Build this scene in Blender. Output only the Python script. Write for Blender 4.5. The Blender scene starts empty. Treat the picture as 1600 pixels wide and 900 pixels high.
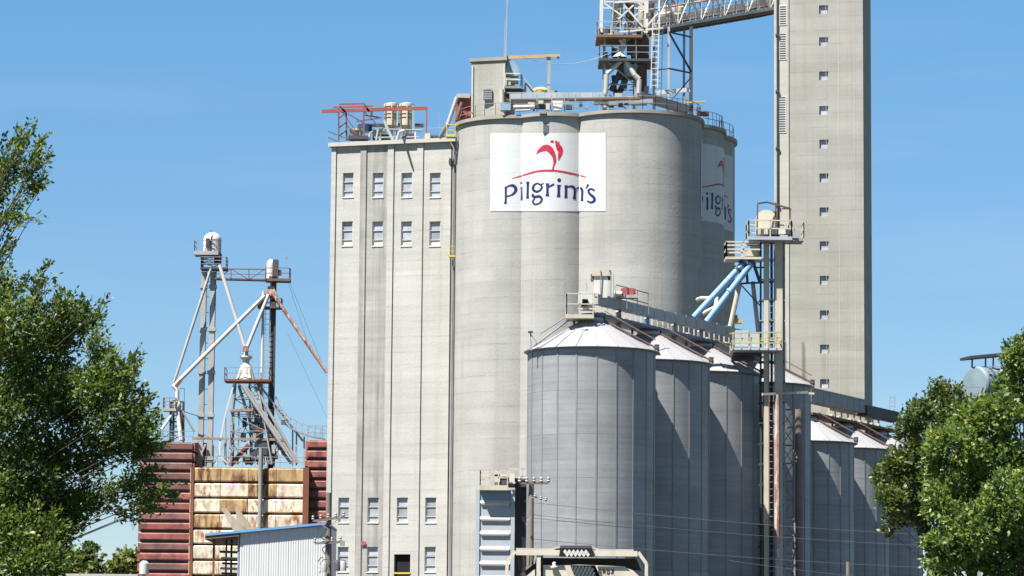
import bpy, bmesh, math, random
import numpy as np
from mathutils import Vector, Matrix
R = math.radians
random.seed(7); rng = np.random.default_rng(7)
S = bpy.context.scene
COL = S.collection

# ---------------------------------------------------------------- camera, sky, sun, exposure
FPX, W0, H0 = 5000.0, 1600.0, 900.0
CAM = Vector((0, 0, 1.6)); PITCH = math.atan(600 / FPX); ROLL = R(0.5)
fw = Vector((0, math.cos(PITCH), math.sin(PITCH))); up0 = Vector((0, -math.sin(PITCH), math.cos(PITCH))); rt0 = Vector((1, 0, 0))
cx_ = rt0 * math.cos(ROLL) + up0 * math.sin(ROLL)
cy_ = -rt0 * math.sin(ROLL) + up0 * math.cos(ROLL)
cam = bpy.data.cameras.new('camera'); camo = bpy.data.objects.new('camera', cam); COL.objects.link(camo)
m3 = Matrix((cx_, cy_, -fw)).transposed()
camo.matrix_world = Matrix.Translation(CAM) @ m3.to_4x4()
cam.sensor_width = 36; cam.lens = 36 * FPX / W0; cam.clip_start = 1; cam.clip_end = 12000
S.camera = camo

SUN_AZ, SUN_EL = 46, 60                     # sun behind the camera, 50 degrees to its left
w = bpy.data.worlds.new('World'); S.world = w; w.use_nodes = True
nt = w.node_tree; bg = nt.nodes['Background']
sky = nt.nodes.new('ShaderNodeTexSky'); sky.sky_type = 'NISHITA'; sky.sun_disc = False
sky.sun_elevation = R(SUN_EL); sky.sun_rotation = R(180 + SUN_AZ)
sky.altitude = 1200; sky.air_density = 0.75; sky.dust_density = 0.1; sky.ozone_density = 4.0
tint = nt.nodes.new('ShaderNodeMixRGB'); tint.blend_type = 'MULTIPLY'; tint.inputs[0].default_value = 1
tint.inputs[2].default_value = (0.86, 1.16, 1.13, 1)
nt.links.new(sky.outputs[0], tint.inputs[1]); tc = nt.nodes.new('ShaderNodeTexCoord'); mpw = nt.nodes.new('ShaderNodeMapping'); mpw.inputs['Scale'].default_value = (6, 6, 38); mpw.inputs['Rotation'].default_value = (0, R(14), 0)
nz = nt.nodes.new('ShaderNodeTexNoise'); nz.inputs['Scale'].default_value = 1.0; nz.inputs['Detail'].default_value = 5; mrw = nt.nodes.new('ShaderNodeMapRange'); mrw.inputs[1].default_value = .5; mrw.inputs[2].default_value = .8; mrw.inputs[4].default_value = .09
wisp = nt.nodes.new('ShaderNodeMixRGB'); wisp.inputs[2].default_value = (6.2, 6.6, 7.0, 1)
nt.links.new(tc.outputs['Generated'], mpw.inputs[0]); nt.links.new(mpw.outputs[0], nz.inputs[0]); nt.links.new(nz.outputs[0], mrw.inputs[0]); nt.links.new(mrw.outputs[0], wisp.inputs[0]); sxyz = nt.nodes.new('ShaderNodeSeparateXYZ'); nt.links.new(tc.outputs['Generated'], sxyz.inputs[0])
hz_ = nt.nodes.new('ShaderNodeMapRange'); hz_.inputs[1].default_value = 0; hz_.inputs[2].default_value = .2; nt.links.new(sxyz.outputs[2], hz_.inputs[0])
hc = nt.nodes.new('ShaderNodeMixRGB'); hc.inputs[1].default_value = (1.04, .66, .58, 1); hc.inputs[2].default_value = (1, 1, 1, 1); nt.links.new(hz_.outputs[0], hc.inputs[0])      # softer, hazier blue towards the horizon all round
hm = nt.nodes.new('ShaderNodeMixRGB'); hm.blend_type = 'MULTIPLY'; hm.inputs[0].default_value = 1; nt.links.new(tint.outputs[0], hm.inputs[1]); nt.links.new(hc.outputs[0], hm.inputs[2]); nt.links.new(hm.outputs[0], wisp.inputs[1]); nt.links.new(wisp.outputs[0], bg.inputs[0])
bg.inputs[1].default_value = 0.051
sl = bpy.data.lights.new('sun', 'SUN'); sl.energy = 5; sl.angle = R(0.53); sl.color = (1, 0.955, 0.88)
so = bpy.data.objects.new('sun', sl); COL.objects.link(so)
sd = Vector((-math.sin(R(SUN_AZ)) * math.cos(R(SUN_EL)), -math.cos(R(SUN_AZ)) * math.cos(R(SUN_EL)), math.sin(R(SUN_EL))))
so.rotation_euler = (-sd).to_track_quat('-Z', 'Y').to_euler(); so.location = (-30, 0, 80)
S.view_settings.view_transform = 'Standard'; S.view_settings.look = 'None'
S.view_settings.exposure = 1.5; S.view_settings.gamma = 1

# ---------------------------------------------------------------- point helpers
def ray(px, py):
    return fw + cx_ * ((px - 800) / FPX) + cy_ * ((450 - py) / FPX)
def P(px, py, Y):
    d = ray(px, py); return CAM + d * (Y / d.y)
def Zat(px, py, Y): return P(px, py, Y).z
def onplane(px, py, o, n):
    d = ray(px, py); t = (o - CAM).dot(n) / d.dot(n); return CAM + d * t

# ---------------------------------------------------------------- mesh builder
SPLIT = {'motor_box', 'motor', 'joint_band', 'leg', 'bearing', 'grating', 'outlet', 'valve', 'roller', 'pilaster', 'casing', 'walkway_plate', 'walkway_beam', 'corner_post', 'strut', 'trolley', 'bracket', 'side_wall', 'crossarm', 'gearbox', 'housing', 'brace_rod', 'support'}
class MB:
    def __init__(s): s.v = []; s.f = []; s.isl = []
    def add(s, vs, fs):
        k = len(s.v); s.isl.append((k, len(s.f))); s.v += [Vector(a) for a in vs]; s.f += [tuple(i + k for i in f) for f in fs]; return s
    def obox(s, c, ax, ay, az):
        c = Vector(c); q = [c + ax * i + ay * j + az * k for i in (-1, 1) for j in (-1, 1) for k in (-1, 1)]
        return s.add(q, [(0, 1, 3, 2), (4, 6, 7, 5), (0, 4, 5, 1), (2, 3, 7, 6), (0, 2, 6, 4), (1, 5, 7, 3)])
    def box(s, c, sx, sy, sz, rz=0):
        a = Vector((math.cos(rz), math.sin(rz), 0)); b = Vector((-math.sin(rz), math.cos(rz), 0))
        return s.obox(c, a * sx / 2, b * sy / 2, Vector((0, 0, sz / 2)))
    def beam(s, p, q, w, h=None):
        p = Vector(p); q = Vector(q); h = h or w; d = q - p; L = d.length
        if L < 1e-6: return s
        d /= L; u = Vector((0, 0, 1)) if abs(d.z) < .9 else Vector((0, 1, 0))
        a = d.cross(u).normalized(); b = a.cross(d)
        return s.obox((p + q) / 2, d * L / 2, a * w / 2, b * h / 2)
    def tube(s, p, q, r, r2=None, n=10, cap=True):
        p = Vector(p); q = Vector(q); r2 = r if r2 is None else r2; d = (q - p).normalized()
        u = Vector((0, 0, 1)) if abs(d.z) < .9 else Vector((1, 0, 0))
        a = d.cross(u).normalized(); b = a.cross(d); vs = []
        for c, rr in ((p, r), (q, r2)):
            for i in range(n):
                t = 2 * math.pi * i / n; vs.append(c + (a * math.cos(t) + b * math.sin(t)) * rr)
        fs = [(i, (i + 1) % n, n + (i + 1) % n, n + i) for i in range(n)]
        if cap: fs += [tuple(range(n))[::-1], tuple(range(n, 2 * n))]
        return s.add(vs, fs)
    def path(s, pts, r, n=8):
        for a, b in zip(pts, pts[1:]): s.tube(a, b, r, n=n)
        return s
    def lathe(s, c, prof, n=24, axis=None):
        c = Vector(c); d = Vector((0, 0, 1)) if axis is None else axis.normalized()
        u = Vector((0, 0, 1)) if abs(d.z) < .9 else Vector((1, 0, 0)); a = d.cross(u).normalized(); b = a.cross(d); vs = []
        for r, z in prof:
            for i in range(n):
                t = 2 * math.pi * i / n; vs.append(c + d * z + (a * math.cos(t) + b * math.sin(t)) * max(r, 1e-4))
        fs = []
        for k in range(len(prof) - 1):
            for i in range(n): fs.append((k * n + i, k * n + (i + 1) % n, (k + 1) * n + (i + 1) % n, (k + 1) * n + i))
        fs += [tuple(range(n))[::-1], tuple(range((len(prof) - 1) * n, len(prof) * n))]
        return s.add(vs, fs)
    def prism(s, poly, d):                # poly: list of 3D points, extruded by vector d
        n = len(poly); poly = [Vector(p) for p in poly]; d = Vector(d)
        return s.add(poly + [p + d for p in poly], [tuple(range(n))[::-1], tuple(range(n, 2 * n))] + [(i, (i + 1) % n, n + (i + 1) % n, n + i) for i in range(n)])
    def mesh(s, name, mat, org=Vector((0, 0, 0)), smooth=False):
        me = bpy.data.meshes.new(name); me.from_pydata([v - org for v in s.v], [], s.f)
        bm = bmesh.new(); bm.from_mesh(me); bmesh.ops.recalc_face_normals(bm, faces=bm.faces); bm.to_mesh(me); bm.free()
        me.materials.append(mat)
        if smooth:
            me.polygons.foreach_set('use_smooth', [True] * len(me.polygons))
            if hasattr(me, 'set_sharp_from_angle'): me.set_sharp_from_angle(angle=R(35))
        return me
    def build(s, name, mat, parent=None, smooth=False, **kw):
        if name in SPLIT and 1 < len(s.isl) <= 16:
            o = None
            for i, (k, f0) in enumerate(s.isl):
                k1, f1 = s.isl[i + 1] if i + 1 < len(s.isl) else (len(s.v), len(s.f)); q = MB(); q.v = s.v[k:k1]; q.f = [tuple(x - k for x in f) for f in s.f[f0:f1]]; q.isl = [(0, 0)]; o = q.build(name, mat, parent, smooth, **kw)
            return o
        org = wl(parent) if parent else Vector((0, 0, 0))
        return link(name, s.mesh(name, mat, org, smooth), parent, **kw)
    def thing(s, name, mat, label, cat, smooth=False, group=None):
        lo = Vector((sum(v.x for v in s.v) / len(s.v), sum(v.y for v in s.v) / len(s.v), min(v.z for v in s.v)))
        o = link(name, s.mesh(name, mat, lo, smooth), None); o.location = lo; WL[o.name] = lo.copy()
        tag(o, label, cat, group); return o
WL = {}
def wl(o):
    return WL[o.name] if o.name in WL else Vector((0, 0, 0))
def link(name, me, parent=None, loc=None, rz=0, label=None):
    o = bpy.data.objects.new(name, me); COL.objects.link(o)
    if parent: o.parent = parent
    base = wl(parent) if parent else Vector((0, 0, 0))
    if loc is not None: o.location = Vector(loc) - base; WL[o.name] = Vector(loc)
    else: WL[o.name] = base.copy()
    o.rotation_euler = (0, 0, rz)
    if label: o['label'] = label
    return o
def tag(o, label, cat, group=None):
    o['label'] = label; o['category'] = cat
    if group: o['group'] = group
def thing(name, loc, label, cat, group=None):
    o = bpy.data.objects.new(name, None); COL.objects.link(o); o.empty_display_size = .5
    o.location = loc; WL[o.name] = Vector(loc); tag(o, label, cat, group); return o
def struct(o, kind='structure'): o['kind'] = kind; return o
def kids(o): return [c for c in o.children]
def copy_tree(o, parent=None):
    c = o.copy(); COL.objects.link(c)
    if parent: c.parent = parent
    for ch in kids(o): copy_tree(ch, c)
    return c

# ---------------------------------------------------------------- materials
def srgb(r, g, b):
    f = lambda c: (c / 255 / 12.92) if c / 255 <= .04045 else ((c / 255 + .055) / 1.055) ** 2.4
    return (f(r), f(g), f(b))
def mat(name, col, rough=.7, metal=0, var=.25, vscale=.6, streak=0, scol=(.1, .07, .05), sscale=(1.6, 1.6, .12), slo=.5, shi=.72,
        band=0, bscale=2.4, bump=0, bumpscale=20, spec=.3, fine=.0, objvar=0, lift=0, lz=1.22):
    col = tuple(c * .78 for c in col); scol = tuple(c * .78 for c in scol)
    m = bpy.data.materials.new(name); m.use_nodes = True; n = m.node_tree.nodes; l = m.node_tree.links
    b = n['Principled BSDF']; b.inputs['Roughness'].default_value = rough; b.inputs['Metallic'].default_value = metal
    b.inputs['Specular IOR Level'].default_value = spec
    geo = n.new('ShaderNodeNewGeometry')
    def noise(scale, detail=4, vec=(1, 1, 1), rg=.55):
        mp = n.new('ShaderNodeMapping'); mp.inputs['Scale'].default_value = vec; l.new(geo.outputs['Position'], mp.inputs[0])
        t = n.new('ShaderNodeTexNoise'); t.inputs['Scale'].default_value = scale; t.inputs['Detail'].default_value = detail
        t.inputs['Roughness'].default_value = rg; l.new(mp.outputs[0], t.inputs[0]); return t.outputs[0]
    def mr(x, a, bb, c, d):
        k = n.new('ShaderNodeMapRange'); k.inputs[1].default_value = a; k.inputs[2].default_value = bb; k.inputs[3].default_value = c; k.inputs[4].default_value = d
        l.new(x, k.inputs[0]); return k.outputs[0]
    def mul(a, bb):
        k = n.new('ShaderNodeMath'); k.operation = 'MULTIPLY'; l.new(a, k.inputs[0]); l.new(bb, k.inputs[1]); return k.outputs[0]
    f = mr(noise(vscale), .25, .75, 1 - var, 1 + var)
    if band:
        f = mul(f, mr(noise(1, 3, (.05, .05, bscale)), .3, .7, 1 - band, 1 + band))
    if lift:
        sx = n.new('ShaderNodeSeparateXYZ'); l.new(geo.outputs['Position'], sx.inputs[0]); md = n.new('ShaderNodeMath'); md.operation = 'PINGPONG'; md.inputs[1].default_value = lz / 2; l.new(sx.outputs[2], md.inputs[0])
        lm = mul(mr(md.outputs[0], 0, .07, 1, 0), mr(noise(.8, 3), .4, .62, 0, lift)); f = mul(f, mr(lm, 0, 1, 1, 0))
        nn = n.new('ShaderNodeTexWhiteNoise'); nn.noise_dimensions = '1D'; dv = n.new('ShaderNodeMath'); dv.operation = 'SNAP'; dv.inputs[1].default_value = lz; l.new(sx.outputs[2], dv.inputs[0]); l.new(dv.outputs[0], nn.inputs['W']); f = mul(f, mr(nn.outputs[0], 0, 1, 1 - lift * .12, 1 + lift * .12))
    if objvar:
        oi = n.new('ShaderNodeObjectInfo'); f = mul(f, mr(oi.outputs['Random'], 0, 1, 1 - objvar, 1 + objvar))
    if fine:
        f = mul(f, mr(noise(9, 2), .3, .7, 1 - fine, 1 + fine))
    mx = n.new('ShaderNodeMixRGB'); mx.blend_type = 'MULTIPLY'; mx.inputs[0].default_value = 1; mx.inputs[1].default_value = (*col, 1)
    l.new(f, mx.inputs[2]); out = mx.outputs[0]
    if streak:
        sm = mul(mr(noise(1, 5, sscale, .6), slo, shi, 0, streak), mr(noise(.35, 3), .35, .6, .25, 1))
        s2 = n.new('ShaderNodeMixRGB'); l.new(sm, s2.inputs[0]); l.new(out, s2.inputs[1]); s2.inputs[2].default_value = (*scol, 1); out = s2.outputs[0]
    l.new(out, b.inputs['Base Color'])
    if bump:
        bp = n.new('ShaderNodeBump'); bp.inputs['Strength'].default_value = bump; bp.inputs['Distance'].default_value = .05
        l.new(noise(bumpscale, 3), bp.inputs['Height']); l.new(bp.outputs[0], b.inputs['Normal'])
    return m
conc = mat('concrete', (.46, .452, .42), .9, var=.09, vscale=.25, band=.07, bscale=2.2, fine=.05, streak=.35, scol=(.27, .24, .2), sscale=(1.3, 1.3, .05), slo=.5, shi=.75, bump=.25, bumpscale=6, lift=.2)
concS = mat('concrete_silo', (.375, .37, .35), .9, var=.12, vscale=.3, band=.08, bscale=1.3, fine=.06, streak=.5, scol=(.22, .21, .185), sscale=(1.5, 1.5, .035), slo=.48, shi=.72, bump=.2, bumpscale=5, lift=.2)
concT = mat('concrete_tower', (.35, .342, .31), .9, var=.12, vscale=.3, band=.07, bscale=1.2, fine=.05, streak=.5, scol=(.23, .21, .17), sscale=(1.6, 1.6, .03), slo=.5, shi=.74, lift=.2)
concL = mat('concrete_light', (.46, .445, .40), .9, var=.08, streak=.25, scol=(.3, .27, .22), band=.05)
concD = mat('concrete_stained', (.36, .355, .33), .9, var=.16, vscale=.4, band=.1, bscale=2.4, streak=.75, scol=(.17, .155, .13), sscale=(2.2, 2.2, .05), slo=.42, shi=.62, fine=.06)
rimM = mat('rim_concrete', (.3, .28, .25), .9, var=.2)
signW = mat('sign_white', (.58, .59, .60), .6, var=.03, band=.02, streak=.35, scol=(.42, .42, .41), sscale=(2, 2, .08), lift=.1)
navy = mat('sign_navy', (.015, .02, .12), .5, var=.1); redS = mat('sign_red', (.5, .02, .05), .5, var=.1)
galv = mat('galvanized', (.29, .296, .306), .5, metal=.12, var=.13, vscale=.5, band=.09, bscale=2.4, fine=.05, streak=.25, scol=(.21, .205, .19), sscale=(1.5, 1.5, .06), spec=.4, objvar=.07, lift=.14, lz=.34)
galvD = mat('galvanized_rib', (.25, .26, .27), .5, metal=.2, var=.15)
galvB = mat('galvanized_brown', (.22, .18, .15), .7, var=.2, streak=.5)
roofM = mat('roof_steel', (.36, .357, .37), .45, metal=.1, var=.06, fine=.05, streak=.15, scol=(.4, .4, .42))
cream = mat('cream_paint', (.52, .48, .39), .6, var=.12, streak=.35, scol=(.28, .17, .09), sscale=(3, 3, .5))
white = mat('white_paint', (.6, .59, .56), .6, var=.08, streak=.2, scol=(.35, .28, .2), sscale=(3, 3, .5))
grey = mat('grey_steel', (.3, .31, .32), .6, metal=.2, var=.2, streak=.3, scol=(.15, .1, .07), sscale=(2, 2, .5))
greyL = mat('light_grey_steel', (.42, .42, .41), .55, metal=.2, var=.12, streak=.3, scol=(.25, .15, .1), sscale=(2, 2, .4))
dark = mat('dark_steel', (.07, .075, .085), .6, metal=.2, var=.25)
brown = mat('brown_steel', (.16, .10, .075), .7, var=.25, streak=.4)
redst = mat('red_steel', (.34, .085, .07), .6, var=.2, streak=.4, scol=(.12, .05, .04), sscale=(2, 2, .5))
blue = mat('blue_paint', (.2, .36, .58), .45, var=.08, streak=.15, scol=(.15, .2, .3))
blueG = mat('blue_grey_paint', (.26, .36, .46), .55, var=.1, streak=.2)
blueR = mat('blue_roof_edge', (.13, .33, .6), .5, var=.06)
blueW = mat('pale_blue_paint', (.42, .46, .50), .5, var=.06, streak=.2, scol=(.33, .36, .4), sscale=(2, 2, .2))
teal = mat('pale_teal_paint', (.33, .43, .47), .6, var=.1, streak=.4, scol=(.3, .2, .13))
yellow = mat('yellow_paint', (.6, .48, .06), .5, var=.08)
ochre = mat('ochre_paint', (.5, .36, .16), .6, var=.1, streak=.3)
rustpipe = mat('rusty_pipe', (.55, .45, .4), .6, var=.1, streak=.9, scol=(.3, .08, .04), sscale=(4, 4, 1), slo=.42, shi=.5)
redwall = mat('red_wall', (.36, .125, .105), .75, var=.22, vscale=.9, streak=.75, scol=(.07, .045, .04), sscale=(.8, .8, .8), slo=.45, shi=.6, fine=.1, objvar=.12)
reddark = mat('red_wall_dark', (.16, .055, .045), .8, var=.25, streak=.5)
rustcream = mat('rusty_cream', (.74, .68, .55), .75, var=.12, vscale=1, streak=1, scol=(.34, .12, .025), sscale=(1.9, 1.9, .8), slo=.46, shi=.62, fine=.08, objvar=.1)
rustcream2 = mat('rusty_cream_heavy', (.55, .38, .18), .8, var=.2, vscale=1, streak=1, scol=(.12, .045, .03), sscale=(2.2, 2.2, .5), slo=.4, shi=.55, fine=.1)
rustbrown = mat('rust_brown', (.2, .075, .04), .85, var=.3, streak=.5)
glass = mat('window_pane', (.36, .38, .42), .25, objvar=.3, var=.25, vscale=1.2, spec=.6)
glassL = mat('window_pane_light', (.4, .42, .46), .3, var=.25, vscale=.8, spec=.6)
black = mat('black_void', (.012, .012, .012), .9, var=.1)
shedW = mat('shed_white', (.60, .60, .60), .5, var=.04, streak=.08, scol=(.5, .5, .5))
wood = mat('pole_wood', (.20, .165, .14), .85, var=.25, streak=.5, scol=(.08, .06, .05), sscale=(8, 8, .4))
wireM = mat('wire', (.22, .22, .23), .5, metal=.3)
carM = mat('car_cream', (.60, .55, .46), .6, var=.08, streak=.35, scol=(.25, .17, .1), sscale=(4, 4, .8), fine=.03)
bark = mat('bark', (.06, .045, .035), .95, var=.3, bump=.5)
# ---------------------------------------------------------------- ground
g = MB(); g.add([(-4000, -200, 0), (4000, -200, 0), (4000, 9000, 0), (-4000, 9000, 0)], [(0, 1, 2, 3)])
struct(g.build('ground', mat('ground_grass', (.045, .06, .025), .95, var=.4, vscale=.02, fine=.3)))
yd = MB(); yd.add([(-60, 90, .004), (80, 90, .004), (80, 420, .004), (-60, 420, .004)], [(0, 1, 2, 3)])
struct(yd.build('gravel_yard', mat('gravel', (.07, .066, .06), .95, var=.25, vscale=.3, fine=.3)))

# ---------------------------------------------------------------- small builders
def rail(m, pts, h=1.05, r=.03, posts=1.6, rows=2):
    """handrail along a 3D polyline"""
    U = Vector((0, 0, 1))
    for a, b in zip(pts, pts[1:]):
        a = Vector(a); b = Vector(b); L = (b - a).length; n = max(1, round(L / posts))
        for k in range(rows): m.beam(a + U * h * (k + 1) / rows, b + U * h * (k + 1) / rows, r * 2)
        for i in range(n + 1): p = a.lerp(b, i / n); m.beam(p, p + U * h, r * 2)
    return m
def lattice(m, p0, p1, wx, wy, n, r=.05, tp_=1):
    """four-post braced tower from p0 to p1 (base and top centres)"""
    p0 = Vector(p0); p1 = Vector(p1); c = [(-1, -1), (1, -1), (1, 1), (-1, 1)]
    def q(t, k): b = p0.lerp(p1, t); g_ = 1 + (tp_ - 1) * t; return b + Vector((c[k][0] * wx / 2 * g_, c[k][1] * wy / 2 * g_, 0))
    for k in range(4): m.beam(q(0, k), q(1, k), r * 1.7)
    for i in range(n):
        for k in range(4):
            j = (k + 1) % 4; a, b = (k, j) if i % 2 else (j, k)
            m.beam(q(i / n, a), q((i + 1) / n, b), r); m.beam(q((i + 1) / n, k), q((i + 1) / n, j), r)
    return m
def ladder(m, p0, p1, w=.5, r=.025, step=.35):
    p0 = Vector(p0); p1 = Vector(p1); a = Vector((w / 2, 0, 0)); n = int((p1 - p0).length / step)
    m.beam(p0 - a, p1 - a, r * 2); m.beam(p0 + a, p1 + a, r * 2)
    for i in range(n): c = p0.lerp(p1, (i + .5) / n); m.beam(c - a, c + a, r * 1.5)
    return m
def deck(m, px0, px1, py, Y, dep, t=.15):
    a = P(px0, py, Y); b = P(px1, py, Y); b.z = a.z = (a.z + b.z) / 2
    c = (a + b) / 2 + Vector((0, dep / 2, 0)); m.box(c, (b - a).length, dep, t); return a, b
def platform(root, px0, px1, py, Y, dep, md, mr, t=.15, h=1.05, r=.03, sides='flrb', posts=1.5, rows=2):
    m = MB(); a, b = deck(m, px0, px1, py, Y, dep, t); m.build('platform', md, root)
    d = Vector((0, dep - .1, t / 2)); e = Vector((.05, .05, t / 2)); a0 = a + e; b0 = b + Vector((-.05, .05, t / 2)); a1 = a0 + Vector((0, dep - .1, 0)); b1 = b0 + Vector((0, dep - .1, 0))
    k = MB()
    if 'f' in sides: rail(k, [a0, b0], h, r, posts, rows)
    if 'b' in sides: rail(k, [a1, b1], h, r, posts, rows)
    if 'l' in sides: rail(k, [a0, a1], h, r, posts, rows)
    if 'r' in sides: rail(k, [b0, b1], h, r, posts, rows)
    k.build('railing', mr, root); return a, b
def pipe(root, pts, r, mt, name='pipe', n=10, flange=0):
    m = MB(); m.path(pts, r, n)
    if flange:
        for a, b in zip(pts, pts[1:]):
            L = (b - a).length; k = max(1, int(L / flange)); d = (b - a).normalized() * .06
            for i in range(1, k): c = a.lerp(b, i / k); m.tube(c - d, c + d, r * 1.3, n=n)
    return m.build(name, mt, root, smooth=True)
def stair(m, p0, p1, w=.7): m.beam(p0, p1, w, .12); return m

# ================================================================ concrete silos
A = (0.50, 251.5, 5.0); C = (9.45, 249.0, 5.4); D = (12.70, 258.4, 5.4); E = (3.7, 260.5, 5.0)
def chordc(p, q, r, s):
    p = Vector(p); q = Vector(q); m = (p + q) / 2; d = q - p; n = Vector((-d.y, d.x)).normalized() * s
    return m + n * math.sqrt(r * r - (d.length / 2) ** 2)
pb = Vector((.69, 246.51)); qb = Vector((5.16, 245.72))
cb = chordc(pb, qb, 3.5, 1); B = (cb.x, cb.y, 3.5)
B2 = (12.55, 253.7, 4.35)
SIL = [A, B, C, B2, D, E, (9.6, 267.6, 5.4)]
ZT = Zat(989, 176, 243.6)
silo_root = thing('concrete_grain_elevator', (6, 254, 0), 'row of tall joined round concrete grain silos carrying the white painted sign panels', 'silo')
for i, (x, y, r) in enumerate(SIL):
    m = MB(); m.lathe((x, y, 0), [(r, 0), (r, ZT + .003 * i)], n=96); m.build('silo', concS, silo_root, smooth=True)
    m = MB(); m.lathe((x, y, ZT + .01 + .004 * i), [(r + .04, -.1), (r + .22, -.04), (r + .22, .22), (r - .6, .24)], n=96); m.build('roof_rim', rimM, silo_root, smooth=True)
zr = ZT + .27
def cast(o, d, off):
    """first wall of the silo row hit by a level line from o along d, moved out by off"""
    best = None
    for x, y, r in SIL:
        r += off; ox, oy = o.x - x, o.y - y; a = d.x ** 2 + d.y ** 2; b = ox * d.x + oy * d.y; c = ox * ox + oy * oy - r * r; q = b * b - a * c
        if q > 0:
            t = (-b - math.sqrt(q)) / a
            if best is None or t < best: best = t
    return best
def front_map(px, py, off):
    d = ray(px, py); t = cast(Vector((CAM.x, CAM.y)), Vector((d.x, d.y)), off)
    return CAM + d * t if t else None
bd = (Vector((D[0], D[1])) - Vector((C[0], C[1]))).normalized(); ad = Vector((bd.y, -bd.x))
zmid = Zat(856, 268, 245.5)
def side_map(px, py, off):
    u = (px - 856) * .055; o = Vector((B2[0], B2[1])) + bd * u + ad * 20; t = cast(o, -ad, off)
    p = o - ad * t; return Vector((p.x, p.y, zmid - (py - 268) * .049))
def decal(name, mt, polys, fmap, off, parent, step=3):
    """flat outline pieces (photo units) cut into narrow strips and wrapped on the curved wall"""
    m = MB()
    for j, poly in enumerate(polys):
        bm = bmesh.new(); vs = [bm.verts.new((x, y, 0)) for x, y in poly]
        try: bm.faces.new(vs)
        except ValueError: bm.free(); continue
        bmesh.ops.triangulate(bm, faces=bm.faces[:])
        x0 = min(p[0] for p in poly); x1 = max(p[0] for p in poly); k = math.ceil(x0 / step) * step
        while k < x1:
            bmesh.ops.bisect_plane(bm, geom=bm.verts[:] + bm.edges[:] + bm.faces[:], plane_co=(k, 0, 0), plane_no=(1, 0, 0)); k += step
        bm.verts.index_update(); o = off + .0015 * (j % 8)
        m.add([fmap(v.co.x, v.co.y, o) for v in bm.verts], [tuple(v.index for v in f.verts) for f in bm.faces]); bm.free()
    return m.build(name, mt, parent)
def ribbon(pts, sc, ox, oy, sub=4):
    """variable-width stroke (x, y, width) as a list of quads"""
    q = []
    for i in range(len(pts) - 1):          # Catmull-Rom smoothing
        p0 = pts[max(i - 1, 0)]; p1 = pts[i]; p2 = pts[i + 1]; p3 = pts[min(i + 2, len(pts) - 1)]
        for k in range(sub):
            t = k / sub; q.append([.5 * (2 * b + (c - a) * t + (2 * a - 5 * b + 4 * c - d) * t * t + (3 * b - a - 3 * c + d) * t ** 3) for a, b, c, d in zip(p0, p1, p2, p3)])
    q.append(list(pts[-1])); L = []; Rr = []
    for i, p in enumerate(q):
        a = q[max(i - 1, 0)]; b = q[min(i + 1, len(q) - 1)]; dx, dy = b[0] - a[0], b[1] - a[1]; n = math.hypot(dx, dy) or 1
        w_ = max(p[2], 3) / 2; L.append(((p[0] - dy / n * w_) / sc + ox, (p[1] + dx / n * w_) / sc + oy)); Rr.append(((p[0] + dy / n * w_) / sc + ox, (p[1] - dx / n * w_) / sc + oy))
    return [L + Rr[::-1]] if len(pts) <= 4 else [[L[i], L[i + 1], Rr[i + 1], Rr[i]] for i in range(len(q) - 1)]
def disc(x, y, r, sc, ox, oy): return [[((x + r * math.cos(k * .5236)) / sc + ox, (y + r * math.sin(k * .5236)) / sc + oy) for k in range(12)]]
a1 = (15, 780, 270); a2 = (15, 850, 270); a3 = (11.25, 790, 205)
letters = [
    ribbon([(155, 322, 55), (154, 420, 50), (152, 650, 48), (138, 725, 75)], *a1) + ribbon([(170, 335, 28), (240, 300, 36), (320, 295, 62), (375, 345, 80), (388, 410, 72), (345, 475, 52), (270, 525, 34), (175, 552, 28)], *a1),
    ribbon([(525, 335, 62), (530, 400, 46), (528, 600, 44), (518, 640, 62)], *a1) + disc(523, 240, 31, *a1),
    ribbon([(665, 205, 80), (670, 300, 58), (665, 520, 54), (662, 605, 72)], *a1),
    ribbon([(895, 245, 34), (975, 285, 40), (995, 350, 48), (940, 420, 42), (850, 435, 54), (790, 380, 58), (810, 300, 50), (860, 255, 36), (895, 245, 34)], *a1) + ribbon([(980, 275, 30), (1040, 243, 22)], *a1)
    + ribbon([(800, 490, 40), (785, 540, 60), (850, 565, 60), (930, 548, 60), (985, 585, 56), (993, 640, 48), (940, 712, 38), (850, 738, 38), (790, 700, 42), (790, 650, 38), (835, 600, 30)], *a1),
    ribbon([(80, 245, 85), (80, 320, 64), (80, 480, 62), (76, 550, 92)], *a2) + ribbon([(100, 335, 28), (165, 300, 44), (238, 262, 42)], *a2),
    ribbon([(352, 280, 98), (347, 350, 70), (345, 490, 68), (342, 570, 90)], *a2) + disc(355, 170, 46, *a2),
    ribbon([(515, 290, 80), (517, 370, 62), (515, 500, 62), (513, 592, 78)], *a2) + ribbon([(540, 335, 28), (620, 312, 42), (690, 335, 62), (722, 400, 62), (720, 500, 58), (712, 620, 84)], *a2) + ribbon([(740, 395, 28), (800, 352, 38), (862, 358, 55), (896, 420, 55), (892, 540, 50), (888, 660, 56)], *a2),
    ribbon([(1035, 270, 55), (1012, 320, 38), (975, 382, 16)], *a2),
    ribbon([(1188, 420, 46), (1120, 378, 42), (1055, 392, 48), (1042, 445, 52), (1090, 510, 58), (1160, 570, 68), (1182, 640, 68), (1130, 688, 52), (1060, 685, 42), (1008, 655, 34)], *a2)]
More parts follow.
